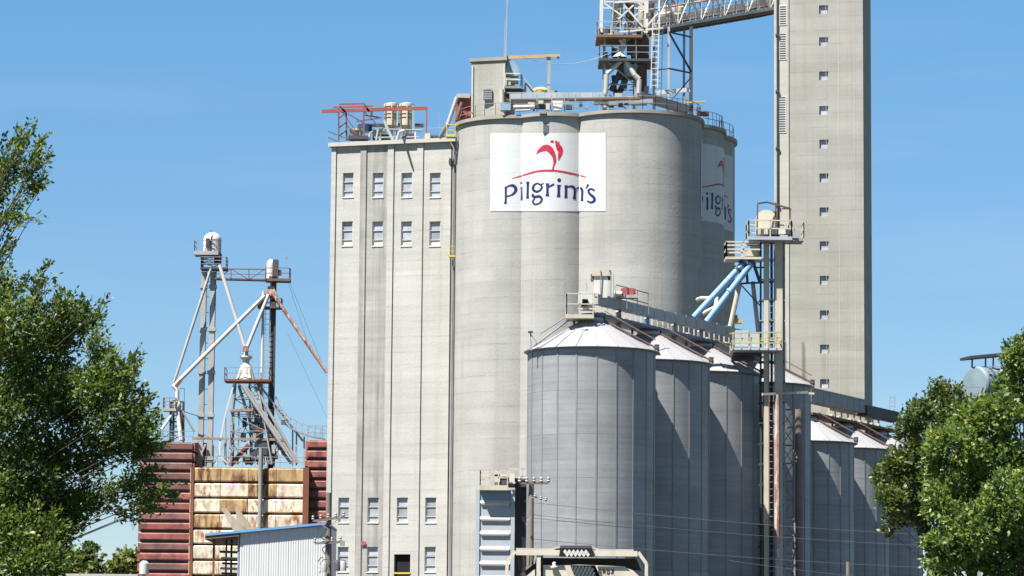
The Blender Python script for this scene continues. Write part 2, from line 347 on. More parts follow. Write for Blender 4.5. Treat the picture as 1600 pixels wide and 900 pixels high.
emblem = [ribbon([(542, 402, 8), (590, 345, 52), (680, 292, 100), (760, 305, 110), (822, 380, 88), (856, 460, 62), (862, 540, 46), (845, 610, 26), (824, 685, 30)], *a3),
          ribbon([(880, 165, 26), (912, 240, 74), (945, 300, 104), (965, 350, 88), (950, 430, 58), (930, 515, 12)], *a3),
          ribbon([(940, 180, 14), (930, 220, 30)], *a3), ribbon([(782, 182, 14), (815, 180, 44), (845, 186, 36)], *a3)]
hill = [ribbon([(110, 832, 6), (300, 775, 20), (500, 715, 28), (650, 693, 30), (820, 690, 32), (1000, 710, 30), (1150, 740, 28), (1300, 775, 24), (1425, 806, 6)], *a3)]
def sign(label, fmap, x0, x1, y0, y1):
    c = fmap((x0 + x1) / 2, (y0 + y1) / 2, .0)
    s = thing('sign_panel', (c.x, c.y, c.z - 3), label, 'sign')
    n = 60; m = MB(); xs = [x0 + (x1 - x0) * i / n for i in range(n + 1)]
    top = [fmap(x, y0, .03) for x in xs]; bot = [fmap(x, y1, .03) for x in xs]; topb = [fmap(x, y0, -.05) for x in xs]; botb = [fmap(x, y1, -.05) for x in xs]
    if fmap is side_map: pass
    for T, Bq in ((top, bot), (topb, top), (bot, botb)): m.add(T + Bq, [(i, i + 1, n + 2 + i, n + 1 + i) for i in range(n)])
    m.build('backing', signW, s)
    for i, q in enumerate(letters): decal('letter', navy, q, fmap, .045, s)
    for q in emblem: decal('emblem_piece', redS, q, fmap, .045, s)
    decal('curved_line', redS, hill[0], fmap, .045, s)
    return s
sign('white sign panel with red emblem and navy lettering on the sunny front of the silos', front_map, 766, 946.5, 208, 330)
sign('shaded copy of the lettered sign panel wrapping the right side of the silos', side_map, 766, 938, 205, 331)

# ================================================================ headhouse block (left concrete building)
fl = P(509.5, 800, 255.8); fr = P(706, 800, 252.6); fl.z = fr.z = 0
fdir = (fr - fl).normalized(); fn = Vector((fdir.y, -fdir.x, 0))     # outward normal, towards the camera
def uz(px, py): p = onplane(px, py, fl, fn); return (p - fl).dot(fdir), p.z
Wd = (fr - fl).length; ZB = uz(610, 226)[1]
bld = thing('concrete_mill_building', (fl + fr) / 2 + Vector((0, 5, 0)), 'tall grey concrete mill building with narrow windows left of the round silos', 'building')
def fp(u, z, o): return fl + fdir * u + fn * o + Vector((0, 0, z))
core = MB(); core.prism([fp(.05, 0, -.35), fp(Wd - .05, 0, -.35), fp(Wd - .05, 0, -12), fp(.05, 0, -12)], (0, 0, ZB)); core.build('core_wall', concT, bld)
sw = MB(); sw.prism([fp(0, 0, -.0), fp(.05, 0, -.0), fp(.05, 0, -12), fp(0, 0, -12)], (0, 0, ZB)); sw.build('side_wall', conc, bld)
rs = MB(); rs.prism([fp(-.2, ZB + .005, .3), fp(Wd + .05, ZB + .005, .3), fp(Wd + .05, ZB + .005, -12.2), fp(-.2, ZB + .005, -12.2)], (0, 0, .32)); rs.build('roof_slab', concL, bld)
ZR = ZB + .33
wins = []; WW, WH = .92, 1.98
for cols, py in (((544, 590.5, 635.5, 680), 289), ((542.5, 590, 635, 679.5), 365), ((537, 583, 628.5, 673), 797), ((536, 582, 672), 874)):
    for px in cols: wins.append(uz(px, py))
door = (uz(628.3, 880)[0], 0, uz(628, 866)[1])
holes = [(u - WW / 2, u + WW / 2, z - WH / 2, z + WH / 2) for u, z in wins] + [(door[0] - .68, door[0] + .68, -.1, door[2])]
edges = [0.0] + [uz(x, 450)[0] for x in (523.5, 571.3, 614.2, 660.3)] + [Wd - .35]
edges[0] = .0
mats_b = [conc, conc, concD, conc, conc]
for b in range(5):
    u0 = edges[b] + (.035 if b else 0); u1 = edges[b + 1] - .035
    hs = [h for h in holes if h[0] < u1 and h[1] > u0]
    us = sorted({u0, u1} | {x for h in hs for x in h[:2]}); zs = sorted({0, ZB} | {max(z, 0) for h in hs for z in h[2:]})
    m = MB()
    for i in range(len(us) - 1):
        for j in range(len(zs) - 1):
            uc = (us[i] + us[i + 1]) / 2; zc = (zs[j] + zs[j + 1]) / 2
            if any(h[0] < uc < h[1] and h[2] < zc < h[3] for h in hs): continue
            m.add([fp(us[i], zs[j], 0), fp(us[i + 1], zs[j], 0), fp(us[i + 1], zs[j + 1], 0), fp(us[i], zs[j + 1], 0)], [(0, 1, 2, 3)])
    for (a, c, d, e) in hs + [(u0, u1, 0, ZB)]:
        d = max(d, 0)
        for p, q in (((a, d), (c, d)), ((c, d), (c, e)), ((c, e), (a, e)), ((a, e), (a, d))):
            m.add([fp(*p, 0), fp(*q, 0), fp(*q, -.33), fp(*p, -.33)], [(0, 1, 2, 3)])
    me = m.mesh('wall_bay', mats_b[b], bld.location); link('wall_bay', me, bld)
    if b < 4:
        m = MB(); uu = edges[b + 1]; m.prism([fp(uu - .06, 0, -.3), fp(uu + .06, 0, -.3), fp(uu + .06, 0, -.03), fp(uu - .06, 0, -.03)], (0, 0, ZB - .02)); m.build('joint', conc, bld)
    if b < 4:                               # pilaster left of each joint
        w_ = .5; m = MB(); uu = edges[b + 1]
        if b == 0: u_a, u_b = 0.02, uu - .06
        else: u_a, u_b = uu - .06 - w_, uu - .06
        m.prism([fp(u_a, 0, -.02), fp(u_b, 0, -.02), fp(u_b, 0, .09), fp(u_a, 0, .09)], (0, 0, ZB - .01)); m.build('pilaster', conc if b != 1 else concD, bld)
for k, (u, z) in enumerate(wins):
    lower = k >= 8
    fm = MB(); o = -.2; t = .045
    def bar(u0, u1, z0, z1, d0=-.25, d1=-.08): fm.prism([fp(u0, z0, d0), fp(u1, z0, d0), fp(u1, z0, d1), fp(u0, z0, d1)], (0, 0, z1 - z0))
    uL, uR, zL, zH = u - WW / 2, u + WW / 2, z - WH / 2, z + WH / 2
    bar(uL, uL + .05, zL, zH); bar(uR - .05, uR, zL, zH); bar(uL, uR, zH - .05, zH - .002, -.25, -.085); bar(uL, uR, zL, zL + .06, -.25, -.085)
    bar(uL, uR, zL + WH * .62, zL + WH * .62 + .06, -.25, -.12); bar(uL, uR, zL + WH * .24, zL + WH * .24 + .06, -.25, -.12)
    bar(uL - .03, uR + .03, zL - .08, zL - .003, -.2, .05)
    fo = fm.build('window', white, bld)
    for q, (za, zb_) in enumerate(((zL + .06, zL + WH * .24), (zL + WH * .24 + .09, zL + WH * .62), (zL + WH * .62 + .09, zH - .06))):
        pm = MB(); pm.prism([fp(uL + .06, za, -.22), fp(uR - .06, za, -.22), fp(uR - .06, za, -.2), fp(uL + .06, za, -.2)], (0, 0, zb_ - za))
        pm.build('pane', (white if (q == 0 and 4 <= k < 8) else glass if q else glassL), fo)
dm = MB(); dm.prism([fp(door[0] - .68, .01, -.34), fp(door[0] + .68, .01, -.34), fp(door[0] + .68, .01, -.3), fp(door[0] - .68, .01, -.3)], (0, 0, door[2])); dm.build('dark_opening', black, bld)
yb = MB(); zz = uz(628, 895.5)[1]; yb.beam(fp(door[0] - .72, zz, .03), fp(door[0] + .72, zz, .03), .06, .12); yb.build('safety_bar', yellow, bld)
sg = MB(); a_, z_ = uz(568.5, 849); sg.prism([fp(a_ - .2, z_ - .15, .1), fp(a_ + .2, z_ - .15, .1), fp(a_ + .2, z_ - .15, .14), fp(a_ - .2, z_ - .15, .14)], (0, 0, .3)); sg.thing('small_sign', redst, 'small square red notice fixed low on the joint of the concrete building', 'sign')
# pipe shaft in the corner beside the silo
cv = MB(); ub = Wd - .18; cv.beam(fp(ub, 0, -.3), fp(ub, ZB, -.3), .36, .5); cv.build('corner_shaft', concD, bld)
dn = MB(); dn.tube(fp(Wd - .1, 0, .15), fp(Wd - .1, ZB - .6, .15), .06, n=8); dn.tube(fp(Wd - .1, ZB - .6, .15), fp(Wd - .5, ZB + .2, .25), .06, n=8)
dn.thing('drain_pipe', grey, 'thin grey drain pipe running down the corner between building and silo', 'pipe', smooth=True)
yc = thing('yellow_cage', P(706, 402, 252.2), 'small yellow platform cage halfway up the corner of building and silo', 'platform')
m = MB(); c = P(706.5, 401, 252.0); m.box(c, .5, .7, .14); m.build('platform', yellow, yc)
m = MB(); rail(m, [c + Vector((-.22, -.3, 0)), c + Vector((.22, -.3, 0)), c + Vector((.22, .3, 0))], .8, .022, .5); m.build('railing', yellow, yc)

# ---------------- equipment on the mill building roof
YR = 255.5
gant = thing('roof_gantry', P(600, 219, YR), 'red steel hoist gantry standing on the roof of the concrete building', 'gantry')
def bm_(root, pts, w_, mt, name='beam', h=None):
    m = MB()
    for a, b in pts: m.beam(a, b, w_, h)
    return m.build(name, mt, root)
bm_(gant, [(P(503, 174, YR), P(667, 169, YR))], .16, redst, 'hoist_beam', .27)
bm_(gant, [(P(520, 168, YR + 1.5), P(583, 166, YR + 1.5)), (P(530, 163, YR), P(570, 162, YR))], .1, redst, 'cross_beam', .13)
for x0, x1, yy in ((529.5, 529, 0), (568.5, 568.5, 0), (541.5, 541, 1.8), (666, 667, 0)):
    bm_(gant, [(P(x0, 219, YR + yy), P(x1, 168 if yy == 0 else 172, YR + yy))], .13, brown if x0 < 600 else redst, 'post')
bm_(gant, [(P(535, 175, YR), P(556, 205, YR)), (P(529, 200, YR), P(541, 190, YR + 1.8)), (P(529, 185, YR), P(541, 175, YR + 1.8)), (P(529, 213, YR), P(541, 203, YR + 1.8)),
            (P(569, 180, YR), P(596, 184, YR + .5)), (P(556, 190, YR), P(596, 184, YR)), (P(541, 195, YR), P(558, 210, YR)), (P(544, 178, YR + 1), P(568, 192, YR + 1)), (P(570, 175, YR), P(592, 198, YR))], .09, brown, 'brace')
bm_(gant, [(P(531, 166, YR), P(540, 176, YR)), (P(570, 164, YR), P(577, 175, YR)), (P(581, 174, YR), P(580, 182, YR))], .16, dark, 'trolley')
for k, (x, xx) in enumerate(((611, 'left'), (635, 'right'))):
    v = thing('dust_collector', P(x, 219, YR + 2), f'{xx} one of two beige cyclone cylinders under the red roof gantry', 'dust collector')
    c = P(x, 219, YR + 2); h0 = P(x, 197, YR + 2).z - c.z; h1 = P(x, 161, YR + 2).z - c.z
    m = MB(); m.lathe(c, [(.2, .35), (.25, h0 * .5), (.52, h0), (.56, h0 + .02), (.56, h1 - .35), (.62, h1 - .33), (.62, h1 - .1), (.3, h1)], n=20); m.build('body', cream, v, smooth=True)
    m = MB()
    for q in range(4):
        t = q * math.pi / 2 + .5; a = c + Vector((math.cos(t) * .5, math.sin(t) * .5, 0)); m.beam(a, a + Vector((0, 0, h0 + .3)), .08)
    m.build('leg', grey, v)
    m = MB(); m.lathe(c, [(.58, h0 + .6), (.6, h0 + .65), (.58, h0 + .7)], n=20); m.lathe(c, [(.58, h1 - 1.0), (.6, h1 - .95), (.58, h1 - .9)], n=20); m.build('band', brown, v)
    for q in range(3):
        t = -2.4 + q * .9; a = c + Vector((math.cos(t) * .6, math.sin(t) * .6, 0)); m = MB(); m.beam(a + Vector((0, 0, h0)), a + Vector((0, 0, h1 - .2)), .1); m.build('rib', cream if q else brown, v)
bp = thing('blue_duct', P(650, 219, YR + 1.5), 'vertical blue duct beside the right cyclone on the roof', 'duct')
m = MB(); m.beam(P(646, 219, YR + 1.5), P(645.5, 166, YR + 1.5), .22); m.build('shaft', blueG, bp)
bt = thing('blue_tank', P(572, 208, YR + 2), 'dark blue drum behind the red gantry posts', 'tank')
m = MB(); c = P(570, 206, YR + 2); m.lathe(c, [(.6, 0), (.6, .55), (.45, .65)], n=18); m.build('drum', mat('dark_blue_paint', (.035, .06, .14), .5), bt, smooth=True)
m = MB(); c2 = P(570, 219, YR + 2); m.beam(c2 + Vector((-.4, 0, 0)), c + Vector((-.4, 0, 0)), .1); m.beam(c2 + Vector((.4, 0, 0)), c + Vector((.4, 0, 0)), .1); m.build('stand', dark, bt)
hp = thing('roof_hopper', P(558, 219, YR + .8), 'low cream hopper with spread legs at the foot of the red gantry', 'hopper')
c = P(558, 213, YR + .8); m = MB(); m.lathe(c, [(.22, -.35), (.3, 0), (.65, .42), (.65, .55)], n=8); m.build('bowl', cream, hp)
m = MB()
for q in range(4):
    t = q * 1.57 + .4; m.beam(c + Vector((math.cos(t) * .8, math.sin(t) * .8, -.32)), c + Vector((math.cos(t) * .5, math.sin(t) * .5, .4)), .07)
m.build('leg', dark, hp)
dp = thing('roof_ductwork', P(620, 219, YR), 'tangle of light grey pipes around the foot of the roof cyclones', 'ductwork')
for pts, r_, mt_ in (([P(600, 188, YR), P(607, 205, YR), P(614, 219, YR)], .13, blueW), ([P(588, 219, YR), P(591, 202, YR), P(600, 200, YR + .6)], .09, greyL), ([P(594, 219, YR + .5), P(594, 208, YR + .5), P(604, 207, YR + .5)], .1, white),
                     ([P(599, 202, YR), P(660, 204, YR + .4)], .08, grey), ([P(585, 215, YR), P(655, 214, YR)], .06, grey), ([P(620, 219, YR), P(624, 206, YR), P(632, 204, YR)], .12, greyL), ([P(649, 219, YR), P(649.5, 206, YR)], .07, white), ([P(575, 219, YR), P(579, 207, YR), P(588, 205, YR + 1)], .09, greyL), ([P(540, 219, YR), P(552, 211, YR)], .07, dark)):
    pipe(dp, pts, r_, mt_)
m = MB(); m.box(P(560, 216, YR), 1.6, 1, .3); m.box(P(602, 215, YR + 1), .9, .6, .45); m.box(P(640, 214, YR + .4), .7, .6, .5); m.box(P(590, 211, YR + 1.4), .8, .6, .8); m.build('motor_box', dark, dp)
m = MB(); m.box(P(598, 196, YR + 2.2), 1.9, 1.0, .12); m.box(P(640, 196, YR + 2.4), 2.3, 1.2, .12); m.build('grating', dark, dp)
mo = thing('conveyor_drive', P(675, 219, YR - .5), 'small cream motor and dark drive on the right end of the building roof', 'motor')
m = MB(); m.box(P(668, 214, YR - .5), .45, .5, .5); m.build('motor', cream, mo)
m = MB(); m.tube(P(671, 213, YR - .5), P(684, 214, YR - .5), .2, n=12); m.tube(P(684, 214, YR - .5), P(695, 212, YR - .5), .1, n=8); m.build('gearbox', dark, mo, smooth=True)
rr = thing('roof_railing', P(520, 219, 256), 'thin steel guard railing round the roof edge of the concrete building', 'railing')
m = MB(); rail(m, [fp(-.1, ZR, -.1) + Vector((-.3, 0, 0)), fp(-.1, ZR, -4)], 1.0, .022); rail(m, [fp(Wd - 4, ZR, -3), fp(Wd, ZR, -3)], 1.4, .02); m.build('handrail', grey, rr)
m = MB(); m.beam(P(687, 219, YR), P(686, 173, YR), .05); m.thing('antenna', grey, 'thin upright whip antenna near the right end of the building roof', 'antenna')
dk = MB(); u0_, z0_ = uz(631, 218); u1_, z1_ = uz(645, 262); dk.beam(fp(u0_, z0_ + .3, -.3), fp(u0_ + .1, z0_ + .1, .45), .2); dk.beam(fp(u0_ + .1, z0_, .42), fp(u1_, z1_, .12), .13, .08)
dk.thing('hoist_arm', dark, 'dark slanting steel arm hanging over the top edge of the concrete building', 'arm')
# red hopper + chute between building and silo top
rc = thing('red_chute', P(715, 200, 250.5), 'red triangular conveyor housing with silver spout at the corner of the silo top', 'chute')
m = MB(); m.prism([P(711, 188, 251), P(713, 157, 251), P(718, 150, 251), P(736, 150, 251), P(736, 180, 251)], (0, 1.2, 0)); m.build('housing', redst, rc)
m = MB(); m.prism([P(711, 152, 250.6), P(714, 146, 250.6), P(734, 146, 250.6), P(734, 153, 250.6)], (0, 1.4, 0)); m.build('hood', greyL, rc)
pipe(rc, [P(714, 152, 250.4), P(699, 196, 250.4), P(688, 214, 252)], .17, greyL, 'spout')
pipe(rc, [P(722, 160, 250.3), P(714, 185, 250.3)], .16, brown, 'chute_edge')
yp = thing('yellow_platform', P(704, 215, 250), 'yellow guarded step between the mill roof and the silo top', 'platform')
m = MB(); m.box(P(704.5, 213, 250.2), .75, .9, .2); m.build('platform', yellow, yp)
m = MB(); a = P(698, 212, 249.9); b = P(711, 212, 249.9); rail(m, [a, b], .9, .035, .5); m.build('railing', yellow, yp)

# ================================================================ silo-top equipment
# concrete stair head
hh = thing('rooftop_penthouse', P(763, 176, 249.5), 'small grey concrete penthouse with a louvred window standing on the silos', 'penthouse')
m = MB(); a = P(736, 178, 249); b = P(789, 178, 248.2); top = P(763, 97, 249).z; dirp = (b - a); dirp.z = 0; dirp.normalize(); bk = Vector((.19, .98, 0)) * 4
a.z = b.z = ZT + .2; m.prism([a, b, b + bk, a + bk], (0, 0, top - a.z)); m.build('wall', concT, hh)
m = MB(); na = Vector((dirp.y, -dirp.x, 0)) * .12; e = dirp * .15; zt_ = Vector((0, 0, top - a.z + .005)); m.prism([a - e + na + zt_, b + e + na + zt_, b + e + bk + zt_, a - e + bk + zt_], (0, 0, .26)); m.build('roof_slab', rimM, hh)
for uu in (0.02, .955):
    m = MB(); q = a + (b - a) * uu; m.prism([q + na * .9, q + dirp * .12 + na * .9, q + dirp * .12 - na, q - na], (0, 0, top - a.z - .3)); m.build('pilaster', concL, hh)
m = MB(); c = P(761, 147, 248.4); m.box(c, .75, .12, .95, -.1); wf = m.build('window', greyL, hh)
for k in range(5):
    m = MB(); m.box(c + Vector((0, -.07, -.36 + k * .18)), .62, .06, .09, -.1); m.build('louver', grey, wf)
m = MB(); m.beam(P(790, 90, 248.6), P(792.5, 0, 248.6), .09); m.beam(P(792.5, 0, 248.6), P(793.5, -40, 248.6), .05); m.beam(P(787.5, 92, 248.9), P(789.5, 30, 248.9), .04)
m.thing('radio_mast', greyL, 'tall thin pale mast rising beside the rooftop penthouse', 'mast')
oc = thing('ochre_jib', P(857, 170, 249), 'ochre jib beam carried on a grey post above the silo roof', 'crane')
m = MB(); m.beam(P(792, 90, 248.8), P(875, 87, 248.8), .16, .26); m.build('jib_beam', ochre, oc)
m = MB(); m.beam(P(857, 150, 248.8), P(858.5, 90, 248.8), .22); m.build('post', greyL, oc)
m = MB(); m.box(P(857, 91, 248.8), .3, .3, .2); m.box(P(872, 90, 248.8), .2, .25, .15); m.build('bracket', dark, oc)
# leg drive beside penthouse
ld = thing('elevator_head', P(810, 172, 248.5), 'blue grey machine head with hooded spout against the rooftop penthouse', 'elevator head')
m = MB(); m.prism([P(790, 118, 248.6), P(793, 95, 248.6), P(803, 95, 248.6), P(812, 108, 248.6), P(810, 118, 248.6)], (0, 1.2, 0)); m.build('hood', blueG, ld)
platform(ld, 788, 815, 136, 247.8, 1.8, grey, white, .18, 1.0, .035, 'fr', .9)
m = MB(); m.prism([P(789, 150, 248.3), P(789, 139, 248.3), P(818, 139, 248.3), P(822, 150, 248.3)], (0, 1.5, 0)); m.build('base', dark, ld)
m = MB(); m.box(P(801, 127, 248.4), .9, .6, .35); m.box(P(794, 128, 248.2), .4, .3, .6); m.build('motor', cream, ld)
m = MB(); m.prism([P(817, 148, 248.2), P(820, 129, 248.2), P(829, 132, 248.2), P(836, 148, 248.2)], (0, 1.0, 0)); m.build('casing', blueG, ld)
m = MB(); m.beam(P(815, 118, 248.1), P(834, 142, 248.1), .1); m.beam(P(816, 137, 248.0), P(816, 120, 248.0), .08); m.build('handrail', greyL, ld)
pipe(ld, [P(784, 140, 247.9), P(784.5, 162, 247.9)], .19, cream, 'tank')
tk = MB(); tk.lathe(P(845, 148, 249.6), [(.7, 0), (.72, .3), (.55, .5), (.2, .6)], n=14); tk.box(P(862, 146, 249.8), .9, .7, .35)
tk.thing('roof_ventilator', ochre, 'low ochre ventilator behind the long horizontal conveyor', 'ventilator', smooth=True)
# long horizontal conveyor
hc = thing('horizontal_conveyor', P(870, 176, 247), 'long pale blue box conveyor lying across the front silo tops', 'conveyor')
n_ = 8
for i in range(n_):
    x0 = 796 + (944 - 796) * i / n_; x1 = 796 + (944 - 796) * (i + 1) / n_ - .5; q = i / n_; yy = 247.8 - .8 * q
    y0 = 151.5 - 2.5 * q; m = MB(); m.beam(P(x0, y0, yy), P(x1, y0 - .3, yy), .6, .42); m.build('trough_panel', teal if i % 3 else blueW, hc)
m = MB(); m.beam(P(792, 157, 247.5), P(1000, 154, 246.4), .7, .14); m.build('walkway', brown, hc)
m = MB(); m.beam(P(792, 145, 247.9), P(944, 145, 247), .1, .08); m.beam(P(803, 163, 246.4), P(1010, 160, 245.4), .05)
for x in (797, 839, 862, 882, 899, 936, 950): m.beam(P(x, 174, 246.6), P(x + .2, 148, 246.6), .09)
m.build('support', grey, hc)
m = MB(); m.prism([P(863, 157, 246.2), P(880, 157, 246.2), P(877, 172, 246.2), P(866, 172, 246.2)], (0, .5, 0)); m.build('chute', white, hc)
ub_ = thing('roof_machinery', P(820, 174, 246.4), 'low cluster of pipes and drives under the left half of the horizontal conveyor', 'machinery')
rq = random.Random(4)
for k in range(16):
    x = 800 + k * 12 + rq.uniform(-4, 4); m = MB(); m.box(P(x, rq.uniform(161, 171), 246.7), rq.uniform(.15, .5), .3, rq.uniform(.12, .4)); m.build('motor_box', rq.choice([dark, brown, grey, grey, cream]), ub_)
m = MB(); m.box(P(790, 168, 246.6), .8, .8, .55); m.build('blue_box', blueG, ub_)
m = MB(); m.tube(P(802, 168, 246.3), P(835, 167, 246.3), .18, n=10); m.tube(P(805, 173, 246.2), P(828, 172, 246.2), .08, n=8); m.build('pipe', greyL, ub_, smooth=True)
m = MB(); m.box(P(820, 161, 246.8), 1.8, .5, .25); m.box(P(848, 165, 246.8), 1.2, .6, .5); m.box(P(889, 168, 246.6), .5, .5, .3); m.build('motor', dark, ub_)
m = MB(); m.box(P(845, 160, 246.3), .4, .4, .25); m.box(P(856, 167, 246.3), .3, .4, .5); m.box(P(830, 162, 246.3), .5, .2, .2); m.build('valve', cream, ub_)
ra = thing('silo_top_railing', (6, 250, ZT), 'curved steel guard railing along the right rim of the silo tops', 'railing')
def arc(cc, t0, t1, n, off=-.1): return [Vector((cc[0] + (cc[2] + off) * math.cos(R(t0 + (t1 - t0) * i / n)), cc[1] + (cc[2] + off) * math.sin(R(t0 + (t1 - t0) * i / n)), zr)) for i in range(n + 1)]
for cc, t0, t1 in ((C, -95, 12), (B2, -55, 25), (D, -60, 60)):
    m = MB(); rail(m, arc(cc, t0, t1, 10), 1.1, .02); m.build('handrail', grey, ra)
m = MB(); rail(m, arc(A, 190, 270, 7), 1.0, .018); m.build('handrail', grey, ra)
fdl = thing('flood_lamp', P(856, 205, 245), 'dark floodlight hanging on an arm from the silo rim over the sign', 'lamp')
m = MB(); c = P(853, 202, 245.35); m.box(c, .42, .22, .62, .1); m.build('housing', mat('lamp_grey', (.13, .16, .2), .5), fdl)
m = MB(); m.beam(P(850, 176, 245.4), P(852.5, 195, 245.4), .07); m.box(P(848, 176, 245.2), .5, .4, .2); m.build('arm', grey, fdl)
# distributor tower
dtz = 0
dt = thing('distributor_tower', P(978, 165, 265.8), 'steel tower of spouts and platforms feeding the silo tops under the sloping bridge', 'tower')
platform(dt, 932, 1004, 56, 263.6, 4, brown, greyL, .22, 1.1, .03, 'fl')
platform(dt, 936, 1024, 93, 263.6, 4, dark, grey, .2, 1.1, .025, 'flr')
m = MB(); lattice(m, P(966, 215, 265.8), P(968.5, 58, 265.8), 2.6, 2.6, 4, .09); m.build('frame', grey, dt)
m = MB(); lattice(m, P(974, 56, 265.8), P(976, -40, 265.8), 3.8, 2.6, 2, .13); m.build('upper_frame', white, dt)
m = MB(); fa = P(975, 50, 263.9); fb = P(1012, 46, 263.9)
for a_, b_ in (((975, 8), (1008, 46)), ((1008, 44), (1030, 18)), ((966, 30), (990, 8)), ((1030, 44), (1030, 0)), ((1008, 46), (1008, 0)), ((968, 50), (1035, 44)), ((960, 4), (1035, -2))): m.beam(P(*a_, 263.9), P(*b_, 263.9), .14)
m.build('front_brace', white, dt)
for a_, b_, r_ in (((990, 108), (1001, 158), .26), ((958, 118), (962, 150), .18), ((996, 96), (996, 60), .3), ((1006, 92), (1005, 62), .26)):
    pipe(dt, [P(*a_, 266.5), P(*b_, 266.5)], r_, dark if r_ < .28 else brown, 'spout', 10)
for x, y, s_ in ((960, 82, .5), (985, 78, .6), (992, 84, .45), (1000, 50, .6), (980, 44, .5), (946, 86, .4), (975, 132, .5), (1010, 140, .4)):
    m = MB(); m.box(P(x, y, 265), s_, s_, s_ * 1.3); m.build('motor_box', (dark, brown, grey)[x % 3], dt)
m = MB(); m.box(P(1000, 75, 265.8), 1.5, 1.2, 2.1); m.box(P(987, 112, 266), 2.2, 1.6, 1.2); m.box(P(1002, 130, 266.3), .9, 1, 2.6); m.build('casing', brown, dt)
m = MB(); m.lathe(P(984, 108, 265.4), [(.45, -.7), (.55, -.3), (.8, .3), (.3, .6)], n=12); m.build('distributor', blueG, dt, smooth=True)
for pts, r_, mt_ in (([P(970, 95, 264.2), P(948, 116, 264), P(947, 140, 264), P(945, 148, 264)], .2, greyL), ([P(978, 94, 264.2), P(992, 118, 263.9), P(999, 124, 263.9), P(998, 146, 263.9)], .22, greyL),
                     ([P(974, 100, 265.1), P(963, 125, 265.2), P(955, 142, 265.2)], .24, dark), ([P(985, 104, 265.4), P(975, 130, 265.8), P(966, 148, 265.8)], .26, dark), ([P(990, 104, 265.8), P(1004, 128, 266.1), P(1003, 158, 266.2)], .3, brown),
                     ([P(968, 62, 264.3), P(977, 70, 264.3), P(967, 90, 264.3)], .15, greyL), ([P(975, 60, 264.4), P(971, 78, 264.4)], .2, cream)):
    pipe(dt, pts, r_, mt_, 'spout', 10, 1.2)
for x, y in ((945, 150), (999, 148), (966, 150), (984, 155)):
    m = MB(); m.box(P(x, y, 264.2), .6, .6, .4); m.build('spout_foot', teal if x < 960 else greyL, dt)
m = MB(); m.lathe(P(968, 90, 264.4), [(.65, 0), (.35, .3), (.25, .7)], n=12); m.build('hopper', white, dt, smooth=True)
for x, y, mt_ in ((940, 50, brown), (949, 48, dark), (955, 52, cream), (962, 55, grey)):
    m = MB(); m.box(P(x, y, 264.7), .45, .5, .55); m.build('motor', mt_, dt)
m = MB(); lattice(m, P(962, 55, 265), P(964, -30, 265), .7, .7, 8, .05); m.build('side_frame', greyL, dt)
pipe(dt, [P(956, 50, 264.5), P(961, -20, 264.5)], .1, grey, 'riser')
for k, (x, mt_) in enumerate(((966, cream), (984, brown), (1004, cream), (1016, brown), (1040, cream), (1052, white), (1062, cream))):
    m = MB(); y0 = 33 if k < 4 else 28; h_ = 1.6 if k < 4 else .9; c = P(x, y0, 265.8 if k < 2 else 271.5); m.lathe(c, [(.12, -.5), (.36, .1), (.4, h_), (.2, h_ + .2)], n=12); m.build('cyclone', mt_, dt, smooth=True)
m = MB(); m.tube(P(1030, 24, 270.2), P(1050, 21, 270.2), .2, n=12); m.tube(P(1050, 20, 270.2), P(1062, 25, 270.2), .14, n=12); m.build('fan_housing', cream, dt, smooth=True)
m = MB(); m.box(P(970, 158, 264.8), 4.5, 3.0, .2); m.build('spout_deck', grey, dt)
# support frame of the bridge
sf = thing('bridge_support_frame', P(1060, 170, 267.3), 'open steel support frame under the left end of the sloping bridge', 'frame')
ppx = ((1022, 265.5), (1045, 264.5), (1080, 267.5), (1069, 271))
for x, yy in ppx:
    m = MB(); m.beam(P(x - .8, 215, yy), P(x, 42, yy), .2 if x != 1080 else .3); m.build('post', (greyL if x < 1050 else blueG if x == 1069 else dark), sf)
m = MB(); m.beam(P(1046, 52, 262.5), P(1080, 112, 264.5), .13); m.beam(P(1022, 110, 263.5), P(1045, 107, 262.5), .1); m.beam(P(1045, 107, 262.5), P(1079, 114, 264.5), .12); m.beam(P(1079, 122, 264.5), P(1046, 160, 262.5), .07)
m.beam(P(1045, 50, 262.5), P(1080, 58, 264.5), .12); m.build('brace', dark, sf)
m = MB(); ladder(m, P(1028, 165, 262.9), P(1031, 40, 262.9), .5, .03, .4); m.build('ladder', greyL, sf)
lc = MB()
a, b = P(1022, 138, 262.6), P(1025, 32, 262.6); ladder(lc, a, b, .55, .035, .45); lc.build('caged_ladder', white, sf)
m = MB(); m.beam(P(1026, 145, 263.8), P(1078, 140, 264.3), .12, .35); m.build('cable_tray', white, sf)
m = MB(); m.beam(P(1070, 160, 247), P(1101, 159, 247), .2, .14); m.beam(P(1069, 151, 247), P(1069, 162, 247), .08); m.thing('ochre_bar', ochre, 'short ochre jib bar sticking out past the right rim of the silos', 'beam')
m = MB(); m.box(P(1098, 178, 247.6), .9, .5, .3, .4); m.box(P(1091, 173, 247.8), .3, .4, .5); m.thing('rim_motor', brown, 'small brown motor perched on the right rim of the front silo', 'motor')
sl_ = thing('sloping_roof_conveyor', P(1050, 168, 248), 'dark inclined conveyor cover running down the back of the silo tops', 'conveyor')
m = MB(); m.beam(P(1000, 150, 248.2), P(1075, 172, 249), .9, .6); m.build('cover', dark, sl_)
m = MB(); m.beam(P(940, 163, 247.6), P(1020, 158, 247.4), .5, .3); m.build('trough', grey, sl_)

